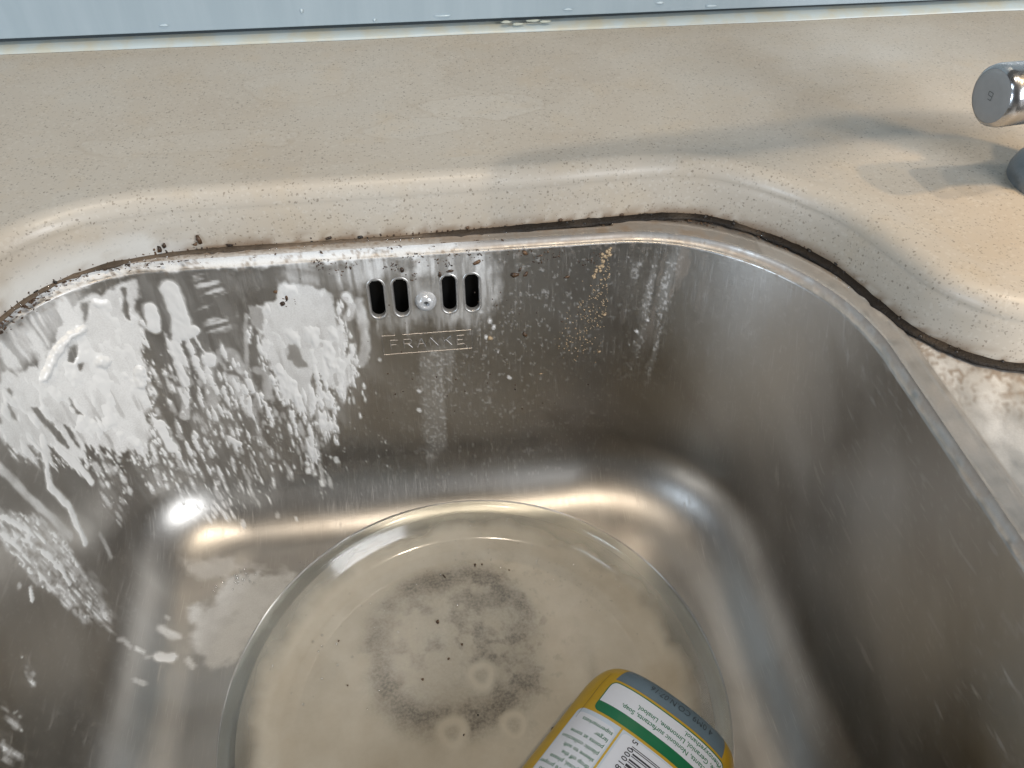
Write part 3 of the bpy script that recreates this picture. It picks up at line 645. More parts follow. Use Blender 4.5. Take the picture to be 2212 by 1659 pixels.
def paint_bowl(S, D, G):
    wall = D < .175
    cov = np.zeros(S.shape); film = np.zeros(S.shape); hs = np.zeros(S.shape)
    warp = (fbm(S*160, D*110, 2, 3)-.5); warp2 = (fbm(S*480, D*330, 5, 3)-.5)
    edge = warp*.006+warp2*.003
    streak = fbm(S*230+warp*.4, D*60, 9, 4, .55)
    lump = fbm(S*170, D*100, 21, 3)
    fringe = (fbm(S*340+.5*warp, D*16, 101, 4, .6)-.5)*.022*sstep(.015, .05, D)
    vein = sstep(.40, .60, fbm(S*280+warp*.5, D*26, 111, 4, .6))
    for kind, amt, pts in WPOLY:
        sdv = poly_sd(S, D+(fringe if kind in ('solid', 'broken', 'film') else 0), pts)
        if kind == 'solid':
            m = sstep(-.0014, .0016, sdv+edge); cov = np.maximum(cov, m*amt*(.95+.05*vein+.16*(lump-.42)))
            hs = np.maximum(hs, sstep(.0, .006, sdv+edge)*np.clip(2.2*(lump-.40), 0, 1.2))
        elif kind == 'film':
            m = sstep(-.006, .006, sdv+edge*1.6); film = np.maximum(film, m*amt*(.15+1.3*fbm(S*210+.3*warp, D*34, 31, 4)*(.35+.65*vein)))
        elif kind == 'broken':
            m = sstep(-.004, .006, sdv+edge*2); film = np.maximum(film, .10*m*min(amt, 1)*vein)
        elif kind == 'ripple':
            m = sstep(-.003, .004, sdv+edge); r = fbm(S*35, D*420+S*90, 41, 3)
            film = np.maximum(film, m*amt*sstep(.4, .62, r)*1.1)
        elif kind == 'dots':
            m = sstep(-.004, .006, sdv+edge*2); sp = fbm(S*900, D*700, 51, 2); v = fbm(S*170, D*14, 55, 3)
            film = np.maximum(film, .6*m*amt*sstep(.58, .70, sp)*sstep(.42, .58, v)); film = np.maximum(film, m*.20*amt*sstep(.45, .65, v))
    cov, hs = clots(S, D, cov, hs)
    for kind, amt, w, pts in STROKES:
        d = stroke_d(G, pts); d = d+edge*.35*min(1, w/.002)
        if kind == 'film': film = np.maximum(film, amt*(1-sstep(w*.5, w*1.4, d))*(.6+.8*(lump-.4)))
        else:
            m = 1-sstep(w*.62, w*1.22, d); cov = np.maximum(cov, m*amt)
            prof = np.sqrt(np.clip(1-(d/(w*1.1))**2, 0, 1))
            hs = np.maximum(hs, prof*(.6 if kind == 'solid' else 2.2)*amt)
    for kind, amt, pts in WPOLY:
        if kind == 'hole':
            m = sstep(-.0008, .0008, poly_sd(S, D, pts)+edge*.6); cov *= 1-m*amt; hs *= 1-m; film *= 1-m*.6*amt
    # ragged break-up towards the lower edge of the sheets and thin drag marks
    drag = sstep(.64, .72, fbm(S*330, D*40, 61, 3)); cov *= 1-.30*drag*sstep(.03, .09, D)
    for kind, amt, pts in FPOLY:
        m = sstep(-.003, .003, poly_sd(G[..., 0], G[..., 1], pts)+(fbm(G[..., 0]*150, G[..., 1]*150, 71, 4)-.5)*.012)
        film = np.maximum(film, np.where(D > .165, m*amt*(.5+.8*fbm(G[..., 0]*110, G[..., 1]*110, 75, 4)), 0))
    # milky line along the lip
    lipm = (1-sstep(.003, .0075, D+edge*1.5))*sstep(-.30, -.18, S)*(1-sstep(.0, .06, S))
    film = np.maximum(film, .85*lipm); film = np.maximum(film, (.30+.3*(lump-.5))*(1-sstep(.0035, .0065, D+edge)))
    thickmask = cov
    h = hs*(.0008+.0009*(fbm(S*330, D*260, 141, 3)-.3))*sstep(.5, .98, thickmask)-.00030
    # thin translucent border round the thick cream
    film = np.clip(np.maximum(film*1.35, cov**1.2*(.70+.55*fbm(S*75, D*60, 131, 4))), 0, .98)
    # scattered spatter to the right of the overflow and along the walls
    sp = fbm(S*620, D*520, 81, 2); zone = .6*np.exp(-((S-.05)/.06)**2)+.25
    film = np.maximum(film, .30*sstep(.745, .80, sp)*zone*(D < .16))
    gr = .55*sstep(.60, .78, fbm(S*420, D*420, 91, 3))*(1-sstep(.004, .014, D))*(S > -.2)*(S < .2)
    gr = np.maximum(gr, .50*(1-sstep(.003, .006, D+edge))*sstep(-.04, .06, S)*(.4+.6*sstep(.3, .6, lump))); gr = np.maximum(gr, .35*sstep(.60, .72, fbm(S*120, D*30, 95, 4))*sstep(.10, .13, S)*(1-sstep(.14, .16, S))*(1-sstep(.03, .09, D)))
    return film, h, np.clip(gr, 0, 1)
def paint_flange(S, O, sd, P):
    n = fbm(P[..., 0]*140, P[..., 1]*140, 3, 4); n2 = fbm(P[..., 0]*420, P[..., 1]*420, 7, 3)
    X = P[..., 0]
    left = 1-sstep(-.02, .06, X)
    film = left*(.75*(1-sstep(.002, .0065, O+(n-.5)*.006))+.25*sstep(.4, .6, n))
    film = np.maximum(film, .12+.3*(n-.5)+.35*left)
    dv = sstep(.0115, .0135, O)*sstep(.17, .20, X)                     # divider, milky
    sw = fbm(P[..., 0]*70+P[..., 1]*40, P[..., 1]*60-P[..., 0]*90, 15, 4)
    film = np.where(X > .17, np.maximum(.30+.4*(n-.5), dv*(.40+.85*(sw-.42))), film)
    seamg = 1-sstep(.0015, .0065, sd)
    g = .85*seamg*sstep(.28, .58, n2+.15*(n-.5)); g = np.maximum(g, .8*sstep(.56, .66, fbm(P[..., 0]*800, P[..., 1]*800, 37, 2))*(1-sstep(.003, .011, sd))*(X < .2))
    g = np.maximum(g, .45*left*(1-sstep(.004, .010, sd))*sstep(-.25, -.1, -X))
    g = np.maximum(g, dv*.65*sstep(.46, .66, fbm(P[..., 0]*1000, P[..., 1]*1000, 27, 3)*.65+n*.35+.06*(1-sstep(0, .02, sd)))*(1-sstep(.012, .042, sd+(sw-.5)*.02)))
    g = np.maximum(g, (.34+.4*sstep(.40, .7, n))*sstep(-.12, .06, X)*(1-.65*sstep(.13, .18, X))*(1-dv))
    return np.clip(film, 0, .95), np.clip(g, 0, .9)
def paint_plate(X, Y, R):
    n = fbm(X*60, Y*60, 3, 5); f = .93+.16*(n-.5)
    f = f*(1-.75*sstep(.103, .1145, R+(n-.5)*.010))
    dr = np.hypot(X-.001, (Y-.2065)*1.04); a = np.arctan2(Y-.2065, X-.001)
    wob = .004*(fbm(a*1.6+7, a*0, 4, 3)-.5); fine = fbm(X*420, Y*420, 8, 3)
    up = .28+.72*sstep(-.45, .55, np.sin(a-.55)+.55*np.exp(-((a-.35)/.4)**2))
    ring = np.exp(-((dr-.0415-wob*2)/.0068)**2)*.9*up*(.55+.9*(fbm(a*3+9, dr*90, 5, 3)-.35))
    low = np.exp(-((dr-.0455)/.0085)**2)*sstep(.15, .85, -np.sin(a+.10))*.62*(.5+fbm(X*130, Y*130, 6, 3))
    inner = (1-sstep(.028, .050, dr))*(.20+.34*sstep(.38, .68, fbm(X*90, Y*90, 12, 5, .6)))
    spots = .45*sstep(.56, .70, fbm(X*230, Y*230, 18, 4, .6))*(1-sstep(.045, .075, dr))*sstep(-.2, .6, np.cos(a))
    arc2 = .34*np.exp(-((np.hypot(X-.005, Y-.19)-.066)/.0028)**2)*sstep(.35, .9, -np.sin(np.arctan2(Y-.19, X-.005)-.6))
    g = (ring+low*.9+inner+arc2+spots*.6)*(.70+.6*fine)
    for (x, y, r) in ((.013, .187, .0088), (-.004, .160, .0092), (.0265, .160, .0082)):
        aa = np.arctan2(Y-y, X-x); d = np.hypot(X-x, Y-y)*(1+.06*np.cos(3*aa+1.2)+.05*np.cos(2*aa)); inn = 1-sstep(r*.70, r*1.2, d)
        f = np.maximum(f, inn*.985); g = g*(1-inn)+.30*(1-sstep(.0020, .0052, d))
    return np.clip(f, 0, 1), np.clip(g, 0, .8)
G, S, D = bowl_grid(); NR, NC = S.shape
film, thick, grm = paint_bowl(S, D, G)
SLOTX = [-.0246, -.0123, .0128, .0248]; SL_W, SL_T, SL_B = .0038, -.0165, -.0385
fidx = grid_faces(NR, NC, True)
flat = G.reshape(-1, 3); cen = flat[fidx].mean(1)
hole = np.zeros(len(fidx), bool)
def slot_sd(x, z, sx):
    zc = np.clip(z, SL_B+SL_W, SL_T-SL_W); return np.hypot(x-sx, z-zc)-SL_W
for sx in SLOTX: hole |= (cen[:, 1] > .30) & (slot_sd(cen[:, 0], cen[:, 2], sx) < .0001)
bowl = mesh_obj('bowl', flat-SO, fidx[~hole], MATS['steel'], sink)
attr(bowl, 'film', film); attr(bowl, 'grime', grm)
def tones(o, P):
    x = P[..., 0]+.7*P[..., 2]; y = P[..., 1]-.9*P[..., 2]
    attr(o, 'tone', fbm(x*16, y*16, 3, 4)); attr(o, 'tarn', .30*sstep(.40, .75, fbm(x*30, y*30, 13, 4, .5)))
tones(bowl, G)
# overflow slots: pressed edges that turn inward
for sx in SLOTX:
    ring = []
    a = np.linspace(0, 2*math.pi, 40, endpoint=False)
    px = SL_W*np.cos(a); pz = SL_W*np.sin(a); up = np.where(np.sin(a) >= 0, SL_T-SL_W, SL_B+SL_W)
    for (e, back) in ((.0011, -.0001), (.0007, -.0004), (.0002, -.0003), (-.0002, .0004), (-.0003, .0025)):
        k = (SL_W+e)/SL_W; x = sx+px*k; z = up+pz*k
        y = np.array([wall_y(q) for q in z])+back
        ring.append(np.c_[x, y, z])
    ring = np.stack(ring)
    mesh_obj('overflow_slot', ring.reshape(-1, 3)-SO, grid_faces(5, 40, True), MATS['slot_edge'], sink)
yb = wall_y(-.03)
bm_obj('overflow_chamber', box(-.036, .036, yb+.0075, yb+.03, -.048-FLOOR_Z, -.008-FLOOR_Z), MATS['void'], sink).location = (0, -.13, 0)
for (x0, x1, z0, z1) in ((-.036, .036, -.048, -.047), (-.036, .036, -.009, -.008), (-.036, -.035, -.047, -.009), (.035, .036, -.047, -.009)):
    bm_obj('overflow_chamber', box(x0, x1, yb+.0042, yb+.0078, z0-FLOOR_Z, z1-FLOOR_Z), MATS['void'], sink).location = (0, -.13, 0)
# overflow screw: dome with a round recess
TILT = TH
def wall_frame(x, z, off=0.0):
    n = Vector((0, -math.cos(TH), math.sin(TH))); r = Vector((1, 0, 0)); u = n.cross(r)*-1
    u = r.cross(n)*-1 if r.cross(n).z < 0 else r.cross(n)
    p = Vector((x, wall_y(z), z))+n*off
    return Matrix(((r.x, u.x, n.x, p.x), (r.y, u.y, n.y, p.y), (r.z, u.z, n.z, p.z), (0, 0, 0, 1)))
pr = [(.0001, .0018), (.0011, .0017), (.0015, .0021), (.0017, .0038), (.0019, .0041), (.0024, .0041), (.0033, .0038), (.0043, .0030), (.0051, .0018), (.0056, .0004), (.0057, -.001)]
V, Fc = lathe(pr, 40)
scw = mesh_obj('overflow_screw', V, Fc[:, ::-1].copy(), None, sink); 
scw.data.materials.append(MATS['screw'])
scw.matrix_world = Matrix.Identity(4); scw.location = (0, 0, 0)
Mx = wall_frame(.0003, -.0305); scw.matrix_parent_inverse = Matrix.Identity(4); scw.matrix_basis = Matrix.Translation(Vector(-SO))@Mx
rg_ = lathe([(.0001, .0019), (.0013, .0018)], 20); o = mesh_obj('recess', rg_[0], rg_[1][:, ::-1].copy(), MATS['mark'], scw)
# stamped name plate: a fine raised frame with the maker's letters
def bar(x0, z0, x1, z1, w, h=.00022):
    p, q = np.array((x0, z0)), np.array((x1, z1)); d = (q-p)/np.linalg.norm(q-p); n = np.array((-d[1], d[0]))*w/2
    return [p-n, q-n, q+n, p+n]
stampV, stampF = [], []
def add_bar(*a):
    P = bar(*a); b0 = len(stampV)
    for (x, z) in P: stampV.append((x, z, 0.0))
    pm = [((P[0]+P[3])/2), ((P[1]+P[2])/2)]
    for q in pm: stampV.append((q[0], q[1], a[5] if len(a) > 5 else .00028))
    stampF.extend([(b0, b0+1, b0+5, b0+4), (b0+4, b0+5, b0+2, b0+3)])
FW, FH = .0246, .0060
for a in ((-FW, -FH, FW-.001, -FH), (-FW, -FH, -FW, FH), (FW-.001, -FH, FW-.001, FH+.001), (-FW, FH, -FW+.007, FH), (-FW+.011, FH, FW-.001, FH)): add_bar(*a, .0004, .00030)
LET = {'F': [((0, 0), (0, 1)), ((0, 1), (.8, 1)), ((0, .5), (.6, .5))], 'R': [((0, 0), (0, 1)), ((0, 1), (.7, 1)), ((.7, 1), (.8, .75)), ((.8, .75), (.7, .5)), ((.7, .5), (0, .5)), ((.4, .5), (.85, 0))],
       'A': [((0, 0), (.42, 1)), ((.42, 1), (.84, 0)), ((.18, .38), (.66, .38))], 'N': [((0, 0), (0, 1)), ((0, 1), (.8, 0)), ((.8, 0), (.8, 1))],
       'K': [((0, 0), (0, 1)), ((0, .45), (.75, 1)), ((.25, .6), (.8, 0))], 'E': [((0, 0), (0, 1)), ((0, 1), (.75, 1)), ((0, .5), (.6, .5)), ((0, 0), (.75, 0))]}
LW, LH, X0 = .0052, .0056, -.0205
for k, ch in enumerate('FRANKE'):
    for (p, q) in LET[ch]:
        add_bar(X0+k*.0072+p[0]*LW, -.0028+p[1]*LH, X0+k*.0072+q[0]*LW, -.0028+q[1]*LH, .00055, .00024)
stp = mesh_obj('maker_stamp', stampV, stampF, MATS['stamp'], sink, False)
stp.matrix_basis = Matrix.Translation(Vector(-SO))@wall_frame(.0, -.0560, .00005)@Matrix.Rotation(0, 4, 'Z')
# flange from the lip out under the worktop; on the right it widens into the divider
lip = outline(0); tg = np.roll(lip, -1, 0)-np.roll(lip, 1, 0); tg /= np.linalg.norm(tg, axis=1)[:, None]
on = np.c_[-tg[:, 1], tg[:, 0]]
def seam_dist(P):
    P = P.reshape(-1, 2); out = np.full(len(P), 9.0)
    for k in range(0, NS):
        a = seam[k]; b = seam[(k+1) % NS]; ab = b-a; tt = np.clip(((P-a)@ab)/(ab@ab), 0, 1)
        out = np.minimum(out, np.linalg.norm(P-(a+tt[:, None]*ab), axis=1))
    return out
wd = np.full(NC, .022)
sl = S[0]; rt = (lip[:, 0] > .1)
wd = np.where(rt, .022+.073*sstep(.30, .22, lip[:, 1]), wd); wd = np.where(rt & (lip[:, 1] < .0), .022+.073*sstep(-.07, .0, lip[:, 1]), wd)
kr = np.concatenate([np.linspace(0, .012, 22), .012+(np.linspace(0, 1, 48)[1:])**1.2*1.0])
rows = []
for j, q in enumerate(kr):
    off = np.minimum(q, wd) if q <= .012 else .012+(wd-.012)*(q-.012)
    p = lip+on*off[:, None] if np.ndim(off) else lip+on*off
    fold = np.where(rt, .0115, .0062)
    z = .0-.0013*sstep(fold-.0004, fold+.0012, off)-.0004*(1-sstep(0, .0015, off))+.0003*np.exp(-((off-fold*.8)/.0008)**2)
    rows.append(np.c_[p, z])
FG = np.stack(rows); fp = FG[..., :2]
sd = seam_dist(fp).reshape(fp.shape[:2])
SF = np.broadcast_to(S[0], sd.shape); OF = np.linalg.norm(fp-lip[None], axis=2)
ffilm, fgrime = paint_flange(SF, OF, sd, fp)
fl = mesh_obj('flange', FG.reshape(-1, 3)-SO, grid_faces(len(kr), NC, True)[:, ::-1].copy(), MATS['steel'], sink)
tones(fl, FG); attr(fl, 'film', ffilm); attr(fl, 'grime', fgrime)
# second, smaller bowl beyond the divider
B2 = (.2965, .475, -.075, .195); R2 = dict(bl=.06, br=.06, fr=.06, fl=.06); N2 = {k: 20 for k in NSEG}
rows = []
for (i, z) in profile(12, 10):
    o_ = outline(i*.9, B2, R2, N2); rows.append(np.c_[o_, np.full(len(o_), z*.8)])
cc = rows[-1][:, :2].mean(0)
for tt in (.3, .6, .9): rows.append(np.c_[rows[-1][:, :2]*(1-tt)+cc*tt, rows[-1][:, 2]])
G2 = np.stack(rows); b2 = mesh_obj('half_bowl', G2.reshape(-1, 3)-SO, grid_faces(len(rows), G2.shape[1], True), MATS['steel'], sink)
tones(b2, G2); attr(b2, 'film', np.zeros(G2.shape[:2])); attr(b2, 'grime', np.zeros(G2.shape[:2]))
rows = []
for e in (0, -.012): rows.append(np.c_[outline(e, B2, R2, N2), np.full(160, -.0018 if e else -.0003)])
G3 = np.stack(rows); b3 = mesh_obj('half_bowl_rim', G3.reshape(-1, 3)-SO, grid_faces(2, 160, True)[:, ::-1].copy(), MATS['steel'], sink)
tones(b3, G3); attr(b3, 'film', np.zeros(320)); attr(b3, 'grime', np.zeros(320))
# waste outlet under the plate
V, Fc = lathe([(DR+.001, -.0015), (DR, -.0022), (.043, -.004), (.041, -.010), (.039, -.022), (.0385, -.024)], 64)
V = V+np.array([DRAIN[0], DRAIN[1], FLOOR_Z])-SO
dr_ = mesh_obj('waste_ring', V, Fc[:, ::-1].copy(), MATS['bright_steel'], sink)
V, Fc = lathe([(.0385, -.0225), (.030, -.0235), (.010, -.0235), (.0001, -.0235)], 48)
V = V+np.array([DRAIN[0], DRAIN[1], FLOOR_Z])-SO
stn = mesh_obj('strainer', V, Fc[:, ::-1].copy(), MATS['bright_steel'], sink)
for k in range(12):
    r_ = .022 if k % 2 else .031; a = k*math.pi/6
    V, Fc = lathe([(.003, 0), (.0001, .0001)], 12)
    V = V+np.array([DRAIN[0]+r_*math.cos(a), DRAIN[1]+r_*math.sin(a), FLOOR_Z-.0231])-SO
    mesh_obj('strainer_hole', V, Fc[:, ::-1].copy(), MATS['void'], stn)

# ------------------------------------------------------------------ cream cleaner lying thick on the bowl walls
N = normals_of(G)
if (N[60, 100] @ np.array([0, -1, .2])) < 0: N = -N
hgt = thick
keepv = (hgt > 0)
f4 = fidx; kf = keepv.ravel()[f4].any(1)&~hole
used = np.unique(f4[kf]); remap = -np.ones(NR*NC, int); remap[used] = np.arange(len(used))
hv = np.clip(hgt, -.0004, .004)
cv = (G+N*hv[..., None]).reshape(-1, 3)[used]
cr = mesh_obj('cream_cleaner', cv-np.array([-.12, .3, FLOOR_Z]), remap[f4[kf]], MATS['cream'])
cr.location = (-.12, .3, FLOOR_Z)
tag(cr, 'thick white cream cleaner smeared and dripping down the steel bowl walls', 'cleaning cream', kind='stuff')

# ------------------------------------------------------------------ glass plate
PC = np.array([.0093, .1670]); PR = .1228; PZ = FLOOR_Z+.0004
plate = empty('turntable_plate', (PC[0], PC[1], PZ)); tag(plate, 'round clear glass microwave plate lying in the sink holding milky water', 'plate')
prof = [(.0001, .0012), (.03, .0012), (.101, .0012), (.106, .0018), (.1105, .0045), (.116, .0120), (.1185, .0158), (.1207, .0168), (.1222, .0172), (.1228, .0181), (.1226, .0194), (.1215, .0201), (.1195, .0203), (.1172, .0197), (.1135, .0163), (.1085, .0112), (.103, .0080), (.097, .0062), (.090, .0056), (.03, .0054), (.0001, .0054)]
pp = catmull(np.array(prof), .0012)
V, Fc = lathe(pp, 160); mesh_obj('glass', V, Fc[:, ::-1].copy(), MATS['glass'], plate)
rr = np.concatenate([np.linspace(.0005, .090, 100), np.linspace(.091, .1145, 22)]); zz_ = np.interp(rr, [0, .090, .097, .103, .1085, .1135, .1145], [.0059, .0059, .0065, .0083, .0115, .0166, .0176])
nt = 420; th = np.linspace(0, 2*math.pi, nt, endpoint=False)
PXg = rr[:, None]*np.cos(th); PYg = rr[:, None]*np.sin(th)
fa, fd = paint_plate(PXg+PC[0], PYg+PC[1], rr[:, None]+0*th)
ml = mesh_obj('milky_water', np.stack([PXg, PYg, zz_[:, None]+0*PXg], -1).reshape(-1, 3), grid_faces(len(rr), nt, True), MATS['milk'], plate)
attr(ml, 'film', fa); attr(ml, 'grime', fd)
for (x, y) in ((.013, .187), (-.004, .160), (.0265, .160)):
    pl_ = [(.0048, -.0004), (.0042, .0008), (.0036, .0013), (.0001, .0013)]
    V, Fc = lathe(pl_, 24); o = mesh_obj('lug', V, Fc, MATS['glass'], plate); o.location = (x-PC[0], y-PC[1], -.0001)

# ------------------------------------------------------------------ bottle lying in the plate
BA, BB, BN = .0375, .0238, 2.5
BL = .150
ph = np.linspace(0, 2*math.pi, 721)
def sup(p):
    c, s_ = np.cos(p), np.sin(p)
    return np.sign(c)*np.abs(c)**(2/BN)*BA, np.sign(s_)*np.abs(s_)**(2/BN)*BB
sx_, sz_ = sup(ph); seg = np.hypot(np.diff(sx_), np.diff(sz_)); cum = np.concatenate([[0], np.cumsum(seg)])
top = np.interp(math.pi/2, ph, cum)
def wsc(v):                                   # width scale along the axis (v from base to neck)
    v = np.asarray(v, float)
    base = np.where(v < .018, (BA-.0085*(1-np.sqrt(np.clip(1-((.018-v)/.018)**2, 0, 1))))/BA, 1.0)
    sh = 1-.58*sstep(.125, .172, v)
    return base*sh
def tsc(v):
    v = np.asarray(v, float)
    base = np.where(v < .009, (BB-.0075*(1-np.sqrt(np.clip(1-((.009-v)/.009)**2, 0, 1))))/BB, 1.0)
    return base*(1-.36*sstep(.130, .174, v))
def Bpt(u, v, off=0.0):
    p = np.interp(top+np.asarray(u, float), cum, ph); x, z = sup(p)     # u positive to bottle +x
    ex = np.abs(np.cos(p))**(2-2/BN)*np.sign(np.cos(p))/BA; ez = np.abs(np.sin(p))**(2-2/BN)*np.sign(np.sin(p))/BB
    L = np.hypot(ex, ez)+1e-9
    return np.stack([x*wsc(v)+off*ex/L, np.asarray(v, float)+0*x, z*tsc(v)+off*ez/L], -1)
bottle = empty('cleaner_bottle', (0, 0, 0)); tag(bottle, 'yellow cream cleaner bottle with back label up, lying in the glass plate', 'bottle')
nu = 120; us = np.linspace(-cum[-1]/2, cum[-1]/2, nu, endpoint=False)
vv = np.concatenate([[0, .0005, .0012, .002, .003, .0045, .006, .008, .010, .013, .016, .020], np.linspace(.026, .12, 14), np.linspace(.125, .176, 12)])
def ring_u(v, off): return Bpt(us, np.full(nu, v), off)
rows = [ring_u(0., 0)*np.array([k, 1, k])+np.array([0, dz, 0]) for k, dz in ((.02, .004), (.55, .004), (.80, .0015), (.93, .0002))]+[ring_u(v, 0) for v in vv]
BG = np.stack(rows); mesh_obj('body', BG.reshape(-1, 3), grid_faces(len(rows), nu, True), MATS['sleeve'], bottle)
V, Fc = lathe([(.0145, 0), (.0145, .004), (.0165, .0045), (.0168, .030), (.0155, .034), (.0105, .036), (.009, .046), (.0075, .0475), (.0001, .0475)], 48)
capo = mesh_obj('cap', V, Fc, MATS['cap_green'], bottle); capo.rotation_euler = (-math.pi/2, 0, 0); capo.location = (0, .1755, 0)
def patch(name, u0, u1, v0, v1, off, mat, rc=0.0, corners='abcd', skew=None):
    # rounded rectangle sheet lying on the sleeve: outline fan refined as grid
    nu_, nv_ = max(4, int((u1-u0)/.0012)), max(3, int((v1-v0)/.0012))
    U, Vv = np.meshgrid(np.linspace(u0, u1, nu_), np.linspace(v0, v1, nv_))
    if rc:
        for (cu_, cv_, key) in ((u0, v0, 'a'), (u1, v0, 'b'), (u1, v1, 'c'), (u0, v1, 'd')):
            if key not in corners: continue
            sgu = 1 if cu_ == u0 else -1; sgv = 1 if cv_ == v0 else -1
            du = rc-sgu*(U-cu_); dv = rc-sgv*(Vv-cv_)
            m = (du > 0) & (dv > 0); k = np.maximum(np.maximum(du, dv)/np.maximum(np.hypot(du, dv), 1e-9), 0)
            U = np.where(m, cu_+sgu*(rc-du*k), U); Vv = np.where(m, cv_+sgv*(rc-dv*k), Vv)
    P = Bpt(U, Vv, off)
    return mesh_obj(name, P.reshape(-1, 3), grid_faces(nv_, nu_), mat, bottle)
Y, Gn, Wh, Gy, Pb = [MATS[k] for k in ('yellow', 'green', 'white', 'greyblue', 'paleblue')]
patch('label_base_band', -.0265, .0300, .0, .0110, .00012, Gy)
patch('label_panel', -.0268, .0330, .0120, .0290, .00012, Gn, .003)
patch('label_panel', -.0262, .0324, .0126, .0240, .00024, Wh, .0025, 'ab')
patch('label_panel', -.0330, .0350, .0303, .105, .00012, Pb, .003)
patch('label_line', -.0108, -.0099, .0301, .105, .00026, Y)
patch('label_panel', -.0322, -.0116, .0325, .104, .00022, Wh, .003)
patch('label_panel', -.0090, .0345, .0312, .085, .00022, Wh, .002)
# ink: text wrapped onto the sleeve
def ink(name, body, u, v, size, mat, ang=0.0, off=.00034, align='LEFT', space=1.0, bold=0.0):
    cu = bpy.data.curves.new('t', 'FONT'); cu.body = body; cu.size = size; cu.align_x = align; cu.space_character = space; cu.resolution_u = 3; cu.offset = bold
    to = bpy.data.objects.new('t', cu); COL.objects.link(to); bpy.context.view_layer.update()
    me = bpy.data.meshes.new_from_object(to.evaluated_get(bpy.context.evaluated_depsgraph_get()))
    n = len(me.vertices); c = np.empty(n*3, np.float32); me.vertices.foreach_get('co', c); c = c.reshape(-1, 3)
    ca, sa = math.cos(ang), math.sin(ang); x = c[:, 0]*ca-c[:, 1]*sa; y = c[:, 0]*sa+c[:, 1]*ca
    P = Bpt(u-x, v+y, off); me.vertices.foreach_set('co', P.astype(np.float32).ravel()); me.update()
    me.materials.clear(); me.materials.append(mat); me.name = name
    o = bpy.data.objects.new(name, me); COL.objects.link(o); o.parent = bottle
    bpy.data.objects.remove(to); bpy.data.curves.remove(cu)
GI, BI = MATS['ink_green'], MATS['ink_black']
ink('label_text', 'Anionic surfactants, Nonionic surfactants, Soap,', -.0165, .0203, .0030, GI, align='RIGHT', bold=.00003)
ink('label_text', 'Perfume, Geraniol, Limonene, Linalool,', -.0105, .0169, .0030, GI, align='RIGHT', bold=.00003)
ink('label_text', 'Phenoxyethanol.', .0110, .0136, .0030, GI, align='RIGHT', bold=.00003)
for k, s_ in enumerate(['supermarkets', 'larger', 'points at some', 'plastic collection', 'sleeve to soft', 'drop off the', 'disposal, please', 'To ensure proper', '17.06.2023 (GB', 'planned) w/e', 'sorting (client']):
    ink('label_text', s_, -.0122, .0345+k*.0036, .0028, GI, bold=.00001)
bits = '1010001101000110100111010011100110101010100001010111001001110101000010010111001101101010011101'
k = 0
while k < len(bits):
    if bits[k] == '1':
        j = k
        while j < len(bits) and bits[j] == '1': j += 1
        v0 = 0.0342+k*.00040; v1 = 0.0342+j*.00040-.00003
        long_ = k < 3 or 44 < k < 50
        patch('barcode_bar', (-.0030 if long_ else -.0012), .0300, v0, v1, .00034, BI)
        k = j
    else: k += 1
ink('label_text', '5', -.0042, .0312, .0038, BI, ang=math.pi/2, bold=.00004)
ink('label_text', '000186', -.0042, .0352, .0038, BI, ang=math.pi/2, bold=.00004, space=1.2)
ink('label_text', '4 0M9 CO.N.07:16', .0220, .0045, .0042, MATS['ink_grey'], space=1.02, bold=-.00005)
for k in range(44):                                     # dotted tear line beside the left edge
    patch('tear_dot', -.0312, -.0309, .009+k*.00062, .0093+k*.00062, .0003, MATS['ink_grey'])
ax = np.array([-.72, -.695, 0]); ax /= np.linalg.norm(ax)           # base to neck, in plan
el = math.radians(4.0); v_ = Vector((ax[0]*math.cos(el), ax[1]*math.cos(el), math.sin(el)))
u_ = Vector((-v_.y, v_.x, 0)).normalized()*-1; w_ = u_.cross(v_)
u_ = Vector((.695, -.72, 0)).normalized(); w_ = u_.cross(v_); w_.normalize()
if w_.z < 0: u_ = -u_; w_ = -w_
BO = Vector((.0965, .1440, -.1345))
bottle.matrix_world = Matrix(((u_.x, v_.x, w_.x, BO.x), (u_.y, v_.y, w_.y, BO.y), (u_.z, v_.z, w_.z, BO.z), (0, 0, 0, 1)))

# ------------------------------------------------------------------ tap
TC = np.array([.3195, .3125]); tap = empty('mixer_tap', (TC[0], TC[1], ZT)); tag(tap, 'chrome mixer tap with a stubby side handle and limescaled base ring', 'tap')
V, Fc = lathe([(.0285, 0), (.0288, .003), (.0275, .0075), (.0245, .0105), (.0215, .0115)], 64); mesh_obj('base_ring', V, Fc, MATS['scaled'], tap)
V, Fc = lathe([(.0205, .010), (.0200, .016), (.0205, .022), (.0215, .030), (.0215, .075), (.0205, .083), (.0165, .088), (.0135, .0895)], 64); mesh_obj('body', V, Fc, MATS['chrome'], tap)
path = [(0, 0, .086), (0, 0, .12), (0, 0, .165), (-.008, -.001, .205), (-.035, -.004, .229), (-.08, -.009, .234), (-.15, -.016, .232), (-.205, -.022, .229), (-.225, -.024, .222), (-.231, -.025, .208)]
V, Fc = tube(catmull(np.array(path), .006), .012, 24); mesh_obj('spout', V, Fc, MATS['chrome'], tap)
hd = Vector((-.98, -.10, .0)).normalized(); hb = Vector((0, 0, .0520))
pr = [(.0145, .014), (.0118, .030), (.0112, .038), (.0122, .044), (.0132, .049), (.0134, .066), (.0128, .0685), (.0112, .0698)]
V, Fc = lathe(pr, 48); hq = hd.to_track_quat('Z', 'Y').to_matrix().to_4x4(); h_ = mesh_obj('handle', V, Fc, MATS['chrome'], tap); h_.matrix_basis = Matrix.Translation(hb)@hq
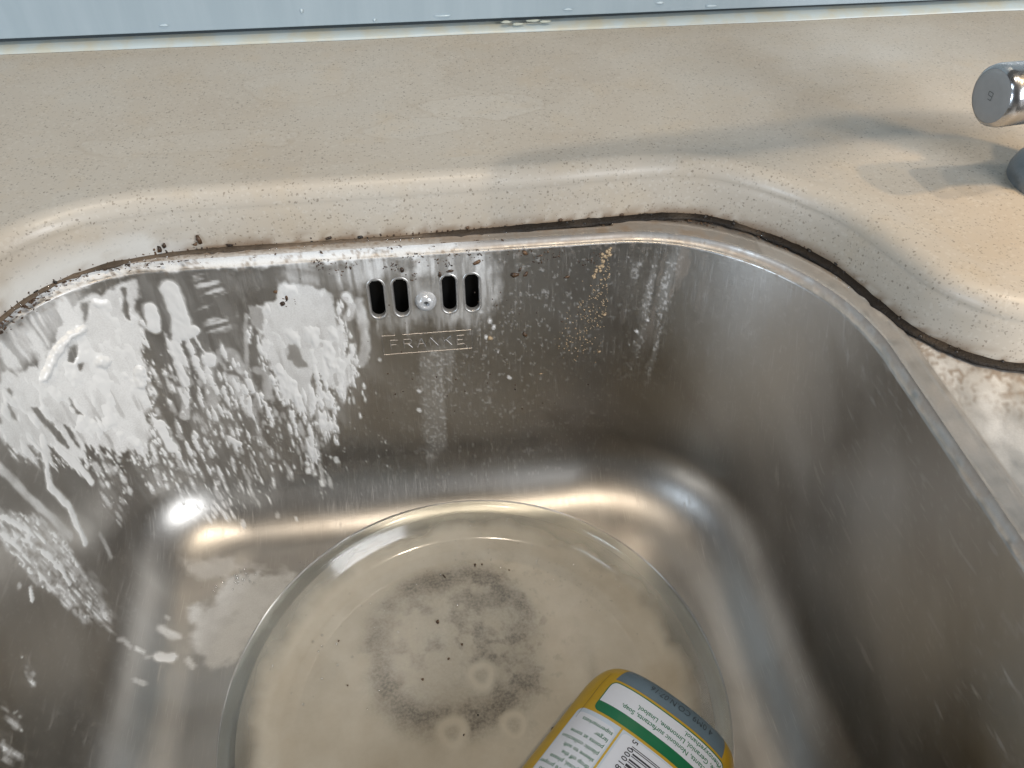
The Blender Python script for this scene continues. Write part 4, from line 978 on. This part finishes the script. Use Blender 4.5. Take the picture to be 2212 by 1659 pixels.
V, Fc = lathe([(.0113, .0696), (.0105, .0701), (.006, .0703), (.0001, .0703)], 48); hc = mesh_obj('handle_cap', V, Fc, MATS['cap_grey'], h_)
sv, sf = stampV[:0], []
mk = []
for (x0, y0, x1, y1) in ((-.0016, .0002, .0016, .0002), (-.0016, .0022, .0016, .0022), (-.0016, .0002, -.0016, .0022), (.0016, -.0018, .0016, .0022), (-.0008, -.0018, .0016, -.0018)):
    P = bar(x0*.8, y0*.8, x1*.8, y1*.8, .00028); b0 = len(mk); mk += [(p[0], p[1], .07045) for p in P]; sf.append((b0, b0+1, b0+2, b0+3))
mesh_obj('emblem', mk, sf, MATS['mark'], hc, False)
V, Fc = tube([(0, 0, 0), (.012, -.006, .03), (.03, -.012, .075)], [.0048, .0045, .0055], 16)
lv = mesh_obj('lever', V, Fc, MATS['chrome'], tap); lv.location = (-.040, -.0066, .054)
lv.hide_render = False
bpy.data.objects.remove(lv)
# ------------------------------------------------------------------ crumbs and bubbles
ico = bmesh.new(); bmesh.ops.create_icosphere(ico, subdivisions=1, radius=1); iv = np.array([v.co[:] for v in ico.verts]); ifc = np.array([[v.index for v in f.verts] for f in ico.faces]); ico.free()
def scatter(name, items, mat, org, squash=.6, jitter=.35):
    V, F = [], []
    for k, (p, n, r, el_) in enumerate(items):
        n = np.array(n, float); n /= np.linalg.norm(n); a = rng.normal(size=3); a -= n*(a@n); a /= np.linalg.norm(a); b = np.cross(n, a)
        d = iv*(1+jitter*(rng.random((len(iv), 1))-.5)*2)
        q = d[:, :1]*a*r*el_+d[:, 1:2]*b*r+d[:, 2:]*n*r*squash
        V.append(np.array(p)+n*r*squash*.4+q-org); F.append(ifc+k*len(iv))
    o = mesh_obj(name, np.concatenate(V), np.concatenate(F), mat); o.location = tuple(org); return o
items = []; crust = []
sn = offset_curve(seam, 0)[1]
vis = [k for k in range(NS) if seam[k][1] > .20 and seam[k][0] < .30]
def seam_pt(k, inward): return seam[k]-sn[k]*inward
cl = [random.choice(vis) for _ in range(46)]+[q for q in vis if -.185 < seam[q][0] < -.10][::5]+[q for q in vis if -.03 < seam[q][0] < .05][::3]
for _ in range(1500):
    k = (random.choice(cl)+int(random.gauss(0, 2.2))) % NS; x = seam[k][0]
    if seam[k][1] < .2 or x > .3: continue
    if random.random() < .5 and .06 < x < .19: continue
    inw = abs(random.gauss(0, .0036))+.0006
    if inw > .0115 and x < .19: continue
    p = seam_pt(k, inw); p = p+np.array([random.gauss(0, .001), 0]); r = random.choice([.0002, .00025, .0003, .0004, .0006]); items.append(((p[0], p[1], -.0005), (0, 0, 1), r, random.choice([1, 1.2, 1.8, 2.4])))
for _ in range(520):
    k = (random.choice(cl)+int(random.gauss(0, 3))) % NS; x = seam[k][0]; z = abs(random.gauss(0, .0010))
    if seam[k][1] < .2 or x > .3: continue
    p = seam_pt(k, -.0002-.0001); items.append(((p[0], p[1], z), (-sn[k][0], -sn[k][1], .15), random.choice([.0002, .0002, .0003, .0005]), random.choice([1, 1.2, 1.5])))
for (x, z, r, e) in ((-.108, .0065, .0011, 2.2), (-.112, .004, .0010, 1.5), (-.095, .0022, .0008, 3), (-.128, .0035, .0013, 1.3), (-.124, .005, .001, 1.5), (-.046, .0022, .0009, 2), (.026, .0025, .0008, 1.2), (.072, .0023, .001, 1.3), (.106, .002, .001, 1.2)):
    k = min(vis, key=lambda q: abs(seam[q][0]-x)+abs(seam[q][1]-.345)); p = seam_pt(k, .0); items.append(((p[0], p[1], z), (-sn[k][0], -sn[k][1], .15), r, e))
for _ in range(700):                                          # crumbly black crust bedded in the joint
    k = random.choice(vis); x = seam[k][0]
    if random.random() > float(sstep(-.02, .09, x))+.10: continue
    p = seam_pt(k, random.gauss(.0006, .0009)); crust.append(((p[0], p[1], abs(random.gauss(.0003, .0006))), (-sn[k][0]*.5, -sn[k][1]*.5, 1), random.choice([.0003, .0004, .0006, .0008]), random.choice([1, 1.4, 2])))
def wall_item(x, z, r, e): return ((x, wall_y(z), z), (0, -math.cos(TH), math.sin(TH)), r, e)
wc = [(random.gauss(.02, .05), -.003-abs(random.gauss(0, .008))) for _ in range(34)]
for _ in range(240):
    x, z = random.choice(wc); x += random.gauss(0, .0022); z = min(-.003, z+random.gauss(0, .0016))
    if -.12 < x < .095: items.append(wall_item(x, z, random.choice([.0002, .0002, .0003, .0004]), random.choice([1, 1.5, 2.5])))
for _ in range(50):
    x = random.uniform(-.08, .095); z = -random.uniform(.01, .11); items.append(wall_item(x, z, random.choice([.00025, .0004]), 1.3))
for (x, z, r, e) in ((.0475, -.0185, .0014, 1.9), (.053, -.019, .0009, 2), (.05, -.016, .0008, 2), (.0527, -.0065, .0011, 2), (.028, -.010, .0011, 2.2), (.0085, -.0155, .0009, 1.8), (.014, -.014, .001, 2.2), (-.0105, -.0115, .001, 1.4), (-.0725, -.026, .0013, 1.2), (-.070, -.023, .0009, 2.4), (-.075, -.019, .0009, 1.6), (.0527, -.056, .0010, 1.9), (.075, -.022, .0009, 2)):
    items.append(wall_item(x, z, r, e))
scatter('grime_crumbs', items, MATS['crumb'], np.array([0, .34, 0.])).__setitem__('kind', 'stuff')
tag(bpy.data.objects['grime_crumbs'], 'dark brown grime crumbs along the sealant and sink rim', 'crumbs')
ct = scatter('joint_crust', [(p_-np.array([.13, .13, 0]), n_, r_, e_) for (p_, n_, r_, e_) in [(np.array(q[0]), *q[1:]) for q in crust]], MATS['crust'], np.zeros(3), .7); ct.parent = worktop; ct['kind'] = 'stuff'
# tan food crust on the back wall and pale grains
items = []
for _ in range(420):
    tt = random.random(); x = .104-.022*tt+random.gauss(0, .0025+.005*tt); z = -.012-.058*tt+random.gauss(0, .006)
    if x < .098: items.append(wall_item(x, z, random.choice([.0002, .0003, .0004]), 1.2))
tr = [(.0965, -.0095), (.0955, -.012), (.094, -.0135), (.093, -.017), (.0905, -.020), (.0895, -.0235)]
for (x, z) in tr:
    for _ in range(6): items.append(wall_item(x+random.gauss(0, .0007), z+random.gauss(0, .001), random.uniform(.0004, .0009), 1.3))
for (x, z, r) in ((.0335, -.0565, .0013), (.097, -.047, .0008), (.0955, -.071, .0008), (.062, -.083, .0006)): items.append(wall_item(x, z, r, 1.6))
scatter('food_residue', items, MATS['tan'], np.array([.09, .33, -.03])).__setitem__('kind', 'stuff')
tag(bpy.data.objects['food_residue'], 'tan specks of food crust streaking down the back wall of the bowl', 'food residue')
items = []
for _ in range(190):
    k = random.choice([q for q in vis if -.19 < seam[q][0] < .26]); p = seam_pt(k, abs(random.gauss(.0012, .0018))); r = random.choice([.0003, .0004, .0006, .0009]); items.append(((p[0], p[1], 0), (0, 0, 1), r, 1))
for _ in range(26): items.append(((-.118+random.gauss(0, .009), .262+random.gauss(0, .004), FLOOR_Z+.0008), (0, 0, 1), random.uniform(.0005, .0016), 1))
for _ in range(16): items.append(((-.078+random.gauss(0, .004), .268+random.gauss(0, .003), FLOOR_Z+.001), (0, 0, 1), random.uniform(.0005, .0015), 1))
scatter('foam_bubbles', items, MATS['bubble'], np.array([0, .3, -.05]), .9, .02).__setitem__('kind', 'stuff')
tag(bpy.data.objects['foam_bubbles'], 'tiny clear foam bubbles along the wet sink rim and floor', 'bubbles')
items = []
for (x, y, r, e) in ((-.0075, .2195, .0011, 1.2), (-.017, .1885, .0007, 1), (.035, .247, .0006, 1), (.0085, .2835, .0009, 2), (.002, .2825, .0005, 1.4), (-.002, .2475, .0005, 3), (.016, .2525, .0006, 2), (.0045, .205, .0007, 1), (-.003, .198, .0007, 1), (.045, .155, .0009, 1.6), (.0015, .158, .0005, 1), (-.06, .215, .0005, 1), (-.055, .19, .0005, 1), (.02, .2525, .0006, 1)):
    items.append(((x, y, PZ+.0064), (0, 0, 1), r, e))
scatter('plate_crumbs', items, MATS['crumb'], np.array([0, .2, PZ])).__setitem__('kind', 'stuff')
tag(bpy.data.objects['plate_crumbs'], 'a few black crumbs floating on the milky glass plate', 'crumbs')
items = []
for _ in range(150): 
    a = random.gauss(1.05, .30); r = random.uniform(.082, .112); items.append(((PC[0]+r*math.cos(a), PC[1]+r*math.sin(a), PZ+.0066+max(0, r-.099)*.9), (0, 0, 1), random.choice([.0003, .0004, .0006]), 1))
for _ in range(40):
    a = random.uniform(1.5, 3); r = random.uniform(.05, .11); items.append(((PC[0]+r*math.cos(a), PC[1]+r*math.sin(a), PZ+.0066+max(0, r-.099)*.9), (0, 0, 1), random.choice([.0004, .0006, .0009]), 1))
scatter('plate_bubbles', items, MATS['bubble'], np.array([0, .2, PZ]), .9, .02).__setitem__('kind', 'stuff')
tag(bpy.data.objects['plate_bubbles'], 'tiny bubbles clustered near the far rim of the glass plate', 'bubbles')
